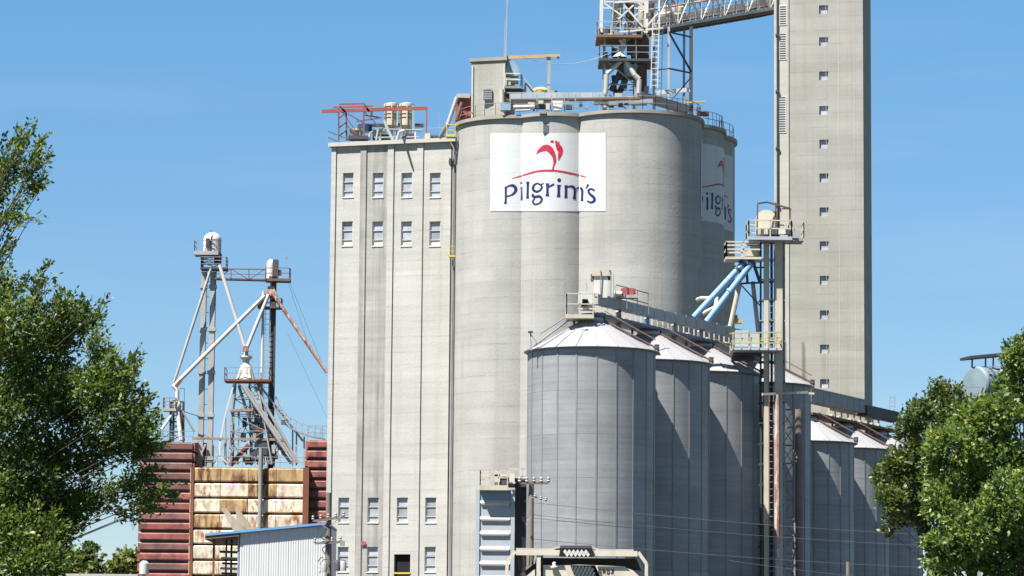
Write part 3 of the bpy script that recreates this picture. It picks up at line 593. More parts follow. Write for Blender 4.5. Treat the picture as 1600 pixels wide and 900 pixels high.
# ================================================================ slab tower (right)
YT = 274
ta = P(1209.5, 330, YT + .9); tb = P(1349.5, 330, YT - .55); ta.z = tb.z = 0
td = (tb - ta).normalized(); tn = Vector((td.y, -td.x, 0)); TW = (tb - ta).length; TH = 72
tw = thing('concrete_tower', (ta + tb) / 2 + Vector((1, 4, 0)), 'very tall plain concrete tower with one column of small square windows', 'tower')
def tp(u, z, o): return ta + td * u + tn * o + Vector((0, 0, z))
def tuz(px, py): p = onplane(px, py, ta, tn); return (p - ta).dot(td), p.z
rside = onplane(1360.5, 400, tb, td)      # back right corner on the side plane
dep = 9.0
thl = []
for py in (15, 65, 118.5, 172.5, 225, 278, 331, 384, 438, 492, 545.5, 599.5): thl.append(tuz(1287.5, py))
tw_w, tw_h = .78, .78
m = MB(); us = [1.3, thl[5][0] - tw_w / 2, thl[5][0] + tw_w / 2, TW]; zs = sorted([0, TH] + [z - tw_h / 2 for _, z in thl] + [z + tw_h / 2 for _, z in thl])
for i in range(3):
    if i != 1: m.add([tp(us[i], 0, 0), tp(us[i + 1], 0, 0), tp(us[i + 1], TH, 0), tp(us[i], TH, 0)], [(0, 1, 2, 3)])
    else:
        for j in range(0, len(zs) - 1, 2): m.add([tp(us[i], zs[j], 0), tp(us[i + 1], zs[j], 0), tp(us[i + 1], zs[j + 1], 0), tp(us[i], zs[j + 1], 0)], [(0, 1, 2, 3)])
for z0, z1 in zip(zs[1::2], zs[2::2]):
    for p, q in (((us[1], z0), (us[2], z0)), ((us[2], z0), (us[2], z1)), ((us[2], z1), (us[1], z1)), ((us[1], z1), (us[1], z0))): m.add([tp(*p, 0), tp(*q, 0), tp(*q, -.3), tp(*p, -.3)], [(0, 1, 2, 3)])
m.build('front_wall', concT, tw)
m = MB(); m.prism([tp(0, 0, -.31), tp(TW, 0, -.31), tp(TW, 0, -dep), tp(0, 0, -dep)], (0, 0, TH - .01)); m.prism([tp(TW, 0, 0), tp(TW + .002, 0, 0), tp(TW + .002, 0, -.31), tp(TW, 0, -.31)], (0, 0, TH - .01)); m.build('body_wall', concT, tw)
m = MB(); m.prism([tp(.02, 0, -.3), tp(1.3, 0, -.3), tp(1.3, 0, .1), tp(.02, 0, .1)], (0, 0, TH)); m.build('pilaster', concL, tw)
for px, w_ in ((1311, .05), (1291, .03), (1336, .04)):
    u = tuz(px, 330)[0]; m = MB(); m.prism([tp(u, 0, -.01), tp(u + w_, 0, -.01), tp(u + w_, 0, .018), tp(u, 0, .018)], (0, 0, TH)); m.build('wall_seam', conc, tw)
for u, z in thl:
    m = MB()
    for a0, a1, z0, z1 in ((-1, -.84, -1, 1), (.84, 1, -1, 1), (-.84, .84, .84, 1), (-.84, .84, -1, -.84)):
        h_ = tw_w / 2; m.prism([tp(u + a0 * h_, z + z0 * h_, -.29), tp(u + a1 * h_, z + z0 * h_, -.29), tp(u + a1 * h_, z + z0 * h_, -.12), tp(u + a0 * h_, z + z0 * h_, -.12)], (0, 0, (z1 - z0) * h_))
    fo = m.build('window', greyL, tw)
    m = MB(); h_ = tw_w / 2 * .84; m.prism([tp(u - h_, z - h_, -.25), tp(u + h_, z - h_, -.25), tp(u + h_, z - h_, -.2), tp(u - h_, z - h_, -.2)], (0, 0, 2 * h_)); m.build('pane', glassL, fo)
for y0, y1, kx in ((8, 40, 1223.5), (53, 94, 1223.2), (152, 208, 1222.5)):
    u, z0 = tuz(kx, y1); _, z1 = tuz(kx, y0); m = MB(); m.prism([tp(u - .36, z0, .1), tp(u + .36, z0, .1), tp(u + .36, z0, .14), tp(u - .36, z0, .14)], (0, 0, z1 - z0)); lv = m.build('louver_panel', white, tw)
    n = int((z1 - z0) / .21)
    for k in range(n):
        z = z0 + .12 + k * .21
        m = MB(); m.prism([tp(u - .27, z, .145), tp(u + .27, z, .145), tp(u + .27, z, .16), tp(u - .27, z, .16)], (0, 0, .09)); m.build('louver', dark, lv)
m = MB(); m.tube(tp(.32, 0, .25), tp(.32, TH, .25), .07, n=8)
for z in range(22, 72, 5): m.box(tp(.32, z, .2), .3, .3, .18)
m.thing('conduit_pipe', dark, 'dark conduit pipe running up the left corner of the tall tower', 'pipe')

# ================================================================ sloping bridge
br = thing('conveyor_bridge', P(1130, 60, 268), 'long white trussed conveyor bridge sloping up from the silo tops to the tall tower', 'bridge')
pa = P(990, 60, 268.2); pbb = tp(.4, 0, 1.0); pbb = P(1207, 22, (ta.y + 3.5))
dirb = (pbb - pa); side = Vector((dirb.y, -dirb.x, 0)).normalized() * 1.1        # to the right/near
if side.y > 0: side = -side
def bq(t, s, h): return pa.lerp(pbb, t) + side * s + Vector((0, 0, h))
m = MB(); m.beam(bq(0, 0, .18), bq(1, 0, .18), 2.3, .3); m.build('deck', brown, br)
NB = 12
for s in (-1, 1):
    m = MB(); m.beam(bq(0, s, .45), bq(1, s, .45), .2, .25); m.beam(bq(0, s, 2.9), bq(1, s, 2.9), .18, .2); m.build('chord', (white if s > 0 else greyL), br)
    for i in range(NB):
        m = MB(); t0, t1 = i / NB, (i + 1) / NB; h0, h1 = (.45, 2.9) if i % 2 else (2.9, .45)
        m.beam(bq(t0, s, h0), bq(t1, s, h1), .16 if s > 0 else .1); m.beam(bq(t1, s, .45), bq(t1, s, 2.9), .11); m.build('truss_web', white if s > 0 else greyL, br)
m = MB()
for i in range(24): m.beam(bq(i / 24, -1.05, .0), bq(i / 24, 1.05, .0), .1, .14)
m.build('floor_beam', dark, br)
n = 14
for i in range(n):
    m = MB(); m.beam(bq(i / n, 0, 1.1), bq((i + 1) / n - .004, 0, 1.1), .8, .65); m.build('belt_cover', (white if i % 4 else greyL), br)
m = MB(); rail(m, [bq(0, 1.15, .5), bq(1, 1.15, .5)], 1.1, .025, 1.6); m.build('railing', greyL, br)
m = MB(); m.tube(bq(0, .8, .75), bq(1, .8, .75), .1, n=8); m.tube(bq(0, .6, 2.2), bq(1, .6, 2.2), .1, n=8); m.build('pipe', rustpipe, br)
m = MB()
for i in range(30): m.box(bq(i / 30 + .01, .9, .6), .18, .18, .12)
m.build('bracket', cream, br)

# ================================================================ steel bins
def bin_proto(name, Rr, He, N=20, tiers=8, rise=None, label='', loc=(0, 0, 0)):
    rise = rise or Rr * .53; root = thing(name, (0, 0, 0), label, 'grain bin', 'ribbed galvanized steel grain bins standing in a row'); th = He / tiers; da = 2 * math.pi / N
    m = MB(); k = 4; g_ = .0006
    vs = []
    for zz_ in (0.004, th - .010, th - .008):
        rr_ = Rr if zz_ < th - .009 else Rr - .03
        for i in range(k + 1): t = -da / 2 + g_ + (da - 2 * g_) * i / k; vs.append((rr_ * math.cos(t), rr_ * math.sin(t), zz_))
    fs = [(r_ * (k + 1) + i, r_ * (k + 1) + i + 1, (r_ + 1) * (k + 1) + i + 1, (r_ + 1) * (k + 1) + i) for r_ in range(2) for i in range(k)]
    m.add(vs, fs); pm = m.mesh('wall_panel', galv, smooth=True)
    m = MB(); m.lathe((0, 0, 0), [(Rr - .05, 0), (Rr - .05, He)], n=80); m.build('inner_shell', galv, root, smooth=True)
    m = MB(); m.box((Rr - .02, 0, He / 2), .1, .1, He); sm = m.mesh('stiffener', galvD)
    t0, t1 = -da / 2, da / 2; o = .25
    m = MB(); p = lambda r_, t, z: (r_ * math.cos(t), r_ * math.sin(t), z)
    m.add([p(Rr + o, t0, He - .02), p(Rr + o, t1, He - .02), p(.45, t1, He + rise), p(.45, t0, He + rise)], [(0, 1, 2, 3)])
    m.beam(p(Rr + o, t0, He + .015), p(.45, t0, He + rise + .01), .05, .04); rm = m.mesh('roof_panel', roofM)
    for i in range(N):
        a = i * da + R(3) - math.pi / 2 + da / 2
        for j in range(tiers): link('wall_panel', pm, root, (0, 0, j * th), a)
        link('stiffener', sm, root, (0, 0, 0), a + da / 2); link('roof_panel', rm, root, (0, 0, 0), a)
    m = MB(); m.lathe((0, 0, He - .1), [(Rr + .12, 0), (Rr + .27, .07), (Rr + .27, .1), (Rr + .1, .12)], n=80); m.build('eave_ring', galvD, root, smooth=True)
    m = MB(); m.lathe((0, 0, He + rise - .1), [(.75, -.25), (.75, .12), (.5, .3)], n=24); m.build('roof_collar', greyL, root)
    m = MB(); sl = rise / Rr
    LX, LY = .975, -.22
    for off in (-.2, .2): m.beam((.8 * LX, .8 * LY + off, He + rise - .1), ((Rr + .2) * LX, (Rr + .2) * LY + off, He + .2), .05, .08); m.beam((.8 * LX, .8 * LY + off, He + rise + .5), ((Rr + .1) * LX, (Rr + .1) * LY + off, He + .75), .035)
    for i in range(14): q = .8 + (Rr - .6) * i / 14; m.beam((q * LX, q * LY - .2, He + rise - (q - .3) * sl + .1), (q * LX, q * LY + .2, He + rise - (q - .3) * sl + .1), .05)
    m.build('roof_ladder', brown, root)
    m = MB(); q = Rr * .5; m.lathe((-q * .25, -q * .97, He + rise * .5), [(.24, -.1), (.24, .22), (.05, .3)], n=12); m.build('roof_hatch', greyL, root)
    m = MB(); m.box(((Rr + .15) * LX, (Rr + .15) * LY, He + .25), .3, .35, .4); m.build('eave_bracket', dark, root)
    return root
ZE = Zat(926, 541, 196)
b1 = [(5.04, 200), (8.93, 207.7), (12.83, 215.4), (16.95, 223.1)]
b2 = [(21.45, 231), (24.75, 237.6), (28.05, 244.2)]
L1 = ['nearest and largest looking steel bin of the row, right of the blue ribbed bin', 'second steel bin of the row, half hidden behind the nearest one', 'third steel bin of the row, left of the tall bucket elevator leg', 'fourth steel bin, partly covered by the bucket elevator and its brown pipe']
L2 = ['lower steel bin just right of the bucket elevator, with fully lit white roof', 'lower steel bin between the lit roof bin and the tree', 'last steel bin of the row, mostly hidden by the right tree']
p1 = bin_proto('grain_bin', 4.0, ZE, label=L1[0])
for i, (x, y) in enumerate(b1):
    o = p1 if i == 0 else copy_tree(p1); o.location = (x, y, 0); o['label'] = L1[i]
ZE2 = Zat(1300, 690, 228.6)
p2 = bin_proto('grain_bin', 3.37, ZE2, label=L2[0])
for i, (x, y) in enumerate(b2):
    o = p2 if i == 0 else copy_tree(p2); o.location = (x, y, 0); o['label'] = L2[i]
# side post on bin 1 eave
ev = thing('roof_stair', P(835, 548, 198), 'slim stair rail climbing the left side of the nearest bin roof', 'stair')
m = MB(); m.beam(P(834, 541, 197.5), P(896, 495, 199.5), .08); m.beam(P(845, 521, 197.5), P(893, 490, 199.5), .05); m.beam(P(829, 520, 197.5), P(830, 548, 197.5), .07); m.beam(P(829, 522, 197.5), P(841, 538, 197.5), .05); m.build('rail', grey, ev)
m = MB(); m.box(P(829, 519, 197.5), .3, .25, .12); m.build('cap', dark, ev)

# ================================================================ conveyor above bins 1-4
def V(x, y, z): return Vector((x, y, z))
zc0 = ZE + 2.12 + .25
rowd = V(b1[3][0] - b1[0][0], b1[3][1] - b1[0][1], 0).normalized(); rows_ = V(rowd.y, -rowd.x, 0)   # right/near side
def cq(s, o, h): return V(b1[0][0], b1[0][1], zc0) + rowd * s + rows_ * o + V(0, 0, h)
gc = thing('bin_top_conveyor', cq(0, 0, -.3), 'enclosed grey conveyor and catwalk running over the tops of the four larger bins', 'conveyor')
Lc = 25.5
m = MB(); m.beam(cq(-.6, -.3, 0), cq(Lc, -.3, 0), 2.0, .16); m.build('catwalk', mat('catwalk_blue_grey', (.14, .18, .27), .6), gc)
n = 15
for i in range(n):
    m = MB(); a = .2 + Lc * i / n; m.beam(cq(a, .05, 1.05), cq(a + Lc / n - .012, .05, 1.05), .55, .62); m.build('trough_panel', greyL, gc)
for i in range(n + 1):
    m = MB(); a = .15 + Lc * i / n; m.beam(cq(a, .05, 1.05), cq(a + .07, .05, 1.05), .6, .68); m.build('flange', greyL, gc)
    m = MB(); m.beam(cq(a, -.62, .1), cq(a, -.62, 1.0), .09); m.beam(cq(a + .85, -.62, .1), cq(a + .85, -.62, .95), .06); m.build('post', cream, gc)
m = MB(); rail(m, [cq(1.2, -1.25, .08), cq(Lc, -1.25, .08)], .5, .02, 1.7, 1); m.build('railing', cream, gc)
m = MB()
for s in (0, 8.6, 17.2, 25.5):
    m.beam(cq(s - .7, -.9, -.1), cq(s - .7, -.9, -1.0), .14); m.beam(cq(s + .7, .5, -.1), cq(s + .7, .5, -1.0), .14); m.beam(cq(s + .7, -.9, -.1), cq(s - .7, .5, -.8), .08)
m.build('support', brown, gc)
for s in (8.6, 17.2, 4.3, 12.9): pipe(gc, [cq(s, -.2, .7), cq(s + .25, -.3, .05), cq(s, -.2, -.6)], .2, greyL if s != 8.6 else blue, 'drop_spout')
m = MB()
for i in range(7): m.tube(cq(2 + i * 3.3, -.3, .32), cq(2.5 + i * 3.3, -.3, .32), .1, n=8)
m.build('roller', cream, gc, smooth=True)
# front end platform
ep = thing('conveyor_end_platform', P(905, 492, 199), 'cream railed platform at the near end of the bin-top conveyor', 'platform')
platform(ep, 884, 928, 494, 198.2, 2.2, cream, cream, .24, 1.3, .035, 'fl', .9, 2)
m = MB(); m.box(P(916, 471, 199), 1.0, .9, 1.1); m.build('tail_box', white, ep)
m = MB(); m.box(P(914, 473, 198.5), .35, .1, .45); m.build('opening', black, ep)
m = MB(); m.prism([P(907, 461, 198.6), P(922, 456, 198.6), P(934, 458, 198.6), P(934, 463, 198.6), P(908, 464, 198.6)], (0, .8, 0)); m.build('hood', cream, ep)
m = MB(); m.beam(P(917, 456, 199), P(916.5, 441, 199), .06); m.build('vent_stub', grey, ep)
uh = thing('head_box', P(941, 462, 201), 'white box head standing on the near end of the bin-top conveyor', 'elevator head')
m = MB(); m.prism([P(927, 465, 200.5), P(928, 431, 200.5), P(949, 431, 200.5), P(949, 465, 200.5)], (0, 1.0, 0)); m.build('casing', white, uh)
m = MB(); m.prism([P(925, 431, 200.4), P(927, 422, 200.4), P(951, 421, 200.4), P(954, 431, 200.4)], (0, 1.1, 0)); m.build('hood', cream, uh)
m = MB(); m.box(P(925.5, 434, 200.9), .2, .4, .45); m.box(P(952, 430, 200.9), .2, .4, .6); m.build('bearing', brown, uh)
m = MB(); m.beam(P(954, 465, 200.4), P(955, 424, 200.4), .08); m.beam(P(959, 462, 200.4), P(959, 428, 200.4), .05); m.beam(P(938.5, 465, 200.45), P(938.5, 422, 200.35), .05); m.build('frame', grey, uh)
dv = thing('conveyor_motor', P(980, 462, 203), 'rust red drive motor on a railed stand above the second bin roof', 'motor')
m = MB(); m.box(P(980, 457, 203), .8, .5, .5); m.box(P(987, 455, 203), .5, .4, .3); m.tube(P(972, 459, 203), P(993, 456, 203), .14, n=8); m.build('motor', redst, dv)
m = MB(); m.box(P(970, 464, 203), 2.2, .8, .18); m.tube(P(958, 459, 202.6), P(972, 460, 202.6), .2, n=10); m.build('base', greyL, dv)
m = MB(); a = P(975, 470, 203); rail(m, [P(962, 478, 202), P(1013, 491, 204)], 1.35, .03, 1.1); m.build('railing', greyL, dv)

# ================================================================ bucket elevator leg on right
YL = 212
el = thing('bucket_elevator', P(1205, 900, YL), 'tall cream bucket elevator with platforms rising in front of the fourth bin', 'bucket elevator')
def vert(px, py, Y, py2=None):
    a = P(px, py, Y); b = a.copy(); b.z = 0 if py2 is None else P(px, py2, Y).z; return b, a
m = MB(); b, a = vert(1216.5, 372, YL); m.beam(b, a, .5, .3); m.build('leg_casing', cream, el)
m = MB(); b, a = vert(1224.5, 380, YL + .2); m.beam(b, a, .16, .3); m.build('leg_casing', grey, el)
m = MB(); b, a = vert(1197, 380, YL); m.beam(b, a, .32, .3); m.build('leg_casing', cream, el)
m = MB(); b, a = vert(1205.5, 380, YL + .4); m.beam(b, a, .16); b, a = vert(1188.5, 385, YL + .8); m.beam(b, a, .12); m.build('post', dark, el)
m = MB(); b, a = vert(1211, 316, YL + .2, 800); m.beam(b, a, .06); b, a = vert(1201.5, 470, YL - .4, 900); m.beam(b, a, .06); m.build('conduit', brown, el)
m = MB(); b, a = vert(1205.5, 378, YL - .1); ladder(m, b, a, .34, .02, .45); m.build('ladder', greyL, el)
for k, py in enumerate(list(range(405, 900, 32))):
    m = MB(); b, a = vert(1186, py, YL); c = P(1227, py, YL); c.z = a.z; m.beam(a, c, .08); m.beam(a + V(0, .9, 0), c + V(0, .9, 0), .08); m.build('cross_bar', grey if py < 560 else dark, el)
# head
m = MB(); hd = P(1199, 368, YL); zt1 = P(1199, 324, YL).z - hd.z
m.lathe(P(1199, 346, YL + .5), [(.0, -.55), (.72, -.55), (.72, .55), (.0, .55)], n=28, axis=V(.25, 1, 0)); m.box(P(1199, 357, YL + .5), 1.44, 1.1, .95, -.22); m.build('head_casing', cream, el, smooth=False)
m = MB(); m.box(P(1212, 350, YL + .4), .5, .7, 1.6); m.build('head_side', brown, el)
platform(el, 1169, 1238, 372, YL - 1.4, 2.3, mat('platform_grey_blue', (.33, .36, .42), .6), cream, .22, 1.08, .04, 'flrb', 1.3)
m = MB(); c0, c1 = deck(m, 1238, 1256, 374, YL - .9, 1.8, .2); m.build('platform', grey, el)
m = MB(); rail(m, [c0 + V(0, 0, .1), c1 + V(0, 0, .1), c1 + V(0, 1.8, .1)], 1.05, .03, .8); m.build('railing', cream, el)
m = MB()
A0 = P(1182.5, 372, YL - 1.0); A1 = P(1184, 318, YL - 1.0); B1 = P(1212, 317, YL - .2); C1 = P(1235, 326, YL - .2); C0 = P(1233, 372, YL - .2); D1 = P(1222, 326, YL - .4)
for p_, q_ in ((A0, A1), (A1, P(1199, 316, YL - .6)), (P(1199, 316, YL - .6), C1), (C1, C0), (D1, C1), (P(1211, 372, YL - .2), B1)): m.beam(p_, q_, .1)
m.build('hoist_frame', brown, el)
for x, y, mt_, s_ in ((1206, 362, dark, .5), (1222, 362, white, .45), (1232, 362, dark, .5), (1190, 362, cream, .5)):
    m = MB(); m.box(P(x, y, YL - .4), s_, .5, s_ * .8); m.build('motor', mt_, el)
platform(el, 1134, 1190, 403, YL - 1.2, 1.8, cream, cream, .16, 1.0, .05, 'flrb', 1.4)
m = MB(); m.prism([P(1163, 400, YL - .6), P(1172, 385, YL - .6), P(1186, 384, YL - .6), P(1186, 400, YL - .6)], (0, .8, 0)); m.build('transition_box', cream, el)
for p_, q_ in (((1164, 409), (1084, 496)), ((1177, 408), (1104, 503))):
    pipe(el, [P(*p_, YL - .8), P(*q_, YL - 1.2)], .215, blue, 'blue_spout', 14, 2.6)
for p_ in ((1160, 412), (1152, 421), (1175, 410)):
    m = MB(); c = P(*p_, YL - .8); d = (P(1084, 496, YL - 1.2) - P(1164, 409, YL - .8)).normalized() * .1; m.tube(c - d, c + d, .29, n=14); m.build('spout_collar', dark, el)
pipe(el, [P(1156, 442, YL + .5), P(1141, 510, YL + .6)], .17, cream, 'brace_pipe'); pipe(el, [P(1176, 440, YL + .8), P(1185, 520, YL + .8)], .15, greyL, 'brace_pipe')
m = MB(); m.beam(P(1158, 443, YL), P(1222, 440, YL), .12); m.beam(P(1156, 443, YL + 1), P(1188, 478, YL), .07); m.beam(P(1187, 440, YL), P(1176, 408, YL), .2); m.beam(P(1168, 443, YL), P(1166, 415, YL), .16); m.beam(P(1178, 418, YL), P(1200, 418, YL), .1); m.build('bracket', dark, el)
pipe(el, [P(1090, 468, 219), P(1096, 466, 218), P(1120, 466, 216), P(1118, 480, 215), P(1098, 490, 215)], .14, cream, 'elbow_duct')
# mid platform, yellow rails
mp = thing('yellow_rail_platform', P(1185, 545, YL), 'service platform with faded yellow rails wrapped round the elevator above the third bin', 'platform')
platform(mp, 1144, 1222, 545, YL - 1.6, 2.6, blueW, cream, .16, .5, .03, 'flr', 1.2, 1)
m = MB(); a = P(1144, 536, YL - 1.6); b = P(1222, 536, YL - 1.6); m.beam(a, b, .08); a = P(1140, 521, YL - 1.6); b = P(1222, 519, YL - 1.6); m.beam(a, b, .08); m.beam(P(1146, 529, YL - 1.5), P(1222, 528, YL - 1.5), .07)
for x in (1145, 1158, 1172, 1186, 1200, 1213): m.beam(P(x, 545, YL - 1.6), P(x + .2, 519, YL - 1.6), .07)
m.build('yellow_rail', mat('faded_yellow', (.45, .41, .2), .6), mp)
m = MB(); m.box(P(1158, 530, YL), .9, 1, 1.1); m.box(P(1176, 533, YL + .2), .8, 1, .9); m.build('gearbox', blueW, mp)
m = MB(); m.box(P(1150, 502, YL + 1), .8, .7, .3); m.box(P(1148, 497, YL + 1), .35, .4, .4); m.build('motor', ochre, mp)
m = MB(); m.box(P(1167, 553, YL + .8), 1.9, 1.4, .35); m.box(P(1160, 560, YL + 1.2), 1.5, 1, .3); m.build('underframe', dark, mp)
# long bar + brown riser in front of the fourth bin
jb = MB(); jb.beam(P(1191, 616, YL - 1), P(1262, 613, YL + 1), .12, .16); jb.box(P(1268, 615, YL + 1), .35, .3, .14); jb.thing('timber_arm', cream, 'long cream arm reaching right from the elevator leg at bin eave height', 'arm')
rp = thing('rusty_riser_pipe', P(1245, 900, 217), 'broad brown rusty pipe standing against the fourth bin', 'pipe')
m = MB(); b, a = vert(1247, 640, 217.4); m.tube(b, a, .34, n=14); m.build('shaft', galvB, rp, smooth=True)
m = MB(); b, a = vert(1214, 616, YL - .3); m.tube(b, a, .17, n=10); m.thing('rust_stained_pipe', rustpipe, 'rust stained pale pipe beside the elevator casing below the long arm', 'pipe', smooth=True)
lt = thing('stair_tower', P(1232, 900, 216), 'narrow latticed ladder tower between the elevator leg and the brown pipe', 'ladder tower')
b, a = vert(1231, 640, 216); m = MB(); lattice(m, b, a, .8, .8, 16, .06); m.build('frame', grey, lt)
m = MB(); b, a = vert(1199, 600, 214); lattice(m, b, a, .5, .6, 14, .06); m.build('inner_frame', dark, lt)

# ================================================================ conveyor over the lower bins
zc1 = ZE2 + 3.37 * .53 + .35
r2 = V(b2[2][0] - b2[0][0], b2[2][1] - b2[0][1], 0).normalized(); s2_ = V(r2.y, -r2.x, 0)
def dq(s, o, h): return V(b2[0][0], b2[0][1], zc1) + r2 * s + s2_ * o + V(0, 0, h)
g2 = thing('lower_bin_conveyor', dq(0, 0, -.3), 'dark grey enclosed conveyor over the tops of the lower bins on the right', 'conveyor')
for i in range(9):
    m = MB(); a = -.6 + i * 1.25; m.beam(dq(a, .1, 1.35), dq(a + 1.2, .1, 1.35), .9, .95); m.build('trough_panel', grey if i % 3 else galvD, g2)
m = MB(); m.beam(dq(-.6, .1, 1.86), dq(10.5, .1, 1.86), 1.0, .06); m.build('cover_edge', greyL, g2)
m = MB(); m.beam(dq(-.8, -.2, 0), dq(18, -.2, 0), 1.9, .16); m.build('catwalk', brown, g2)
m = MB()
for i in range(14): q_ = i * 1.25 + random.uniform(-.3, .3); h_ = random.uniform(.25, .6); (m.box(dq(q_, -.6, .1 + h_ / 2), .25, .3, h_) if random.random() < .5 else m.tube(dq(q_, -.6, .4), dq(q_ + .4, -.6, .4), random.uniform(.1, .18), n=8))
m.build('roller', cream, g2)
m = MB(); rail(m, [dq(7.2, -1.1, .1), dq(18, -1.1, .1)], 1.75, .07, 1.35); m.build('railing', cream, g2)
m = MB(); m.beam(dq(10.6, .3, 1.1), dq(18, .3, 1.1), .8, .8); m.build('drive_housing', dark, g2)
m = MB(); m.box(dq(11.3, -1.0, -.1), 1.6, .3, .3, 1.1); m.build('panel_box', white, g2)
m = MB()
for s in (0, 7.4, 14.8): m.beam(dq(s - .5, -.7, -.1), dq(s - .5, -.7, -.9), .13); m.beam(dq(s + .6, .6, -.1), dq(s + .6, .6, -.9), .13); m.beam(dq(s + .8, -.7, 0), dq(s + 2.4, -.5, -1.5), .08); m.beam(dq(s + 3.6, -.7, 0), dq(s + 2.4, -.5, -1.5), .08)
m.build('support', brown, g2)
for q, (s, o, mt_) in enumerate(((2.6, -.9, white), (3.6, -.9, greyL), (9.6, -.9, blueW), (10.4, -1.0, blueW), (12.3, -.9, greyL))):
    pipe(g2, [dq(s, o, -.1), dq(s + .3, o, -.9), dq(s + .1, o - .1, -1.7)], .22 if q < 2 else .4, mt_, 'drop_spout')
for i, s in enumerate((5.0, 11.3)):
    vt = MB(); c = dq(s, -1.2, -1.75); vt.lathe(c, [(.4, -.5), (.42, .1), (.55, .15), (.45, .45), (.15, .6)], n=16)
    vt.thing('roof_vent', roofM, ('mushroom vent between the first two lower bin roofs', 'mushroom vent beyond the second lower bin roof')[i], 'vent', smooth=True, group='roof vents of the lower bins')
lad = MB(); ladder(lad, P(1394, 645, 247), P(1394.5, 618, 247), .38, .02, .3); lad.thing('roof_ladder_stub', grey, 'short thin ladder sticking up above the right end of the lower conveyor', 'ladder')
lad = MB(); ladder(lad, P(1338, 635, 243), P(1338.5, 615, 243), .35, .02, .3); lad.thing('tower_ladder_stub', greyL, 'short pale ladder stub in front of the tower base', 'ladder')

# ================================================================ blue ribbed square bin
sb = thing('blue_ribbed_bin', P(774, 900, 214), 'pale blue square steel bin with white horizontal ribs and a railed top', 'bin')
YB = 213.0; q0 = P(743.5, 765, YB); q1 = P(804.5, 765, YB); zt2 = q0.z; wB = q1.x - q0.x
m = MB(); m.box(V((q0.x + q1.x) / 2, YB + 1.8, zt2 / 2), wB, 3.2, zt2); m.build('body', blueW, sb)
for xx in (q0.x + .13, q1.x - .13):
    m = MB(); m.box(V(xx, YB + .2, zt2 / 2), .26, .2, zt2 + .02); m.build('corner_post', blueW, sb)
z = P(774, 880, YB).z; zs_ = [P(774, y, YB).z for y in (786, 811, 834, 858, 881)]; dz = zs_[3] - zs_[4]; zz_ = zs_[4] - dz
while zz_ > .3: zs_.append(zz_); zz_ -= dz
for z in zs_:
    m = MB(); xa, xb = q0.x + .28, q1.x - .28
    m.add([(xa, YB + .2, z + .2), (xb, YB + .2, z + .2), (xb - .02, YB + .05, z + .0), (xa + .02, YB + .05, z + .0), (xa + .1, YB + .07, z - .1), (xb - .1, YB + .07, z - .1), (xa + .12, YB + .2, z - .16), (xb - .12, YB + .2, z - .16)],
          [(0, 1, 2, 3), (3, 2, 5, 4), (4, 5, 7, 6), (0, 3, 4, 6), (1, 7, 5, 2), (0, 6, 7, 1)]); m.build('rib', white, sb)
    m = MB(); m.box(V(q1.x + .12, YB + 1.8, z), .24, 2.6, .2); m.build('side_rib', white, sb)
m = MB(); m.box(V((q0.x + q1.x) / 2, YB + 1.03, zt2 - .5), wB - .55, 1.7, 1.0); m.build('door_panel', blueG, sb)
m = MB(); m.prism([V(q1.x + .01, YB + .35, 0), V(q1.x + .95, YB + .8, 0), V(q1.x + .95, YB + 3.2, 0), V(q1.x + .01, YB + 3.2, 0)], (0, 0, zt2 + .5)); m.build('side_shaft', dark, sb)
platform(sb, 749, 794, 762, YB - .6, 2.4, cream, cream, .32, 1.0, .03, 'flb', .7)
platform(sb, 794, 838, 758, YB + .4, 1.4, grey, cream, .2, 1.0, .03, 'fb', .8)
m = MB(); m.box(P(777, 747, YB), .36, .4, 1.0); m.build('motor_cover', cream, sb)
m = MB(); m.box(P(787, 752, YB + .2), .6, .6, .5); m.tube(P(786, 748, YB), P(830, 752, YB + .6), .13, n=8); m.box(P(820, 757, YB + .6), 1.2, .5, .35); m.build('drive', dark, sb)
m = MB(); m.box(P(800, 748, YB), .35, .4, .7); m.box(P(782, 743, YB), .8, .4, .12); m.build('housing', white, sb)

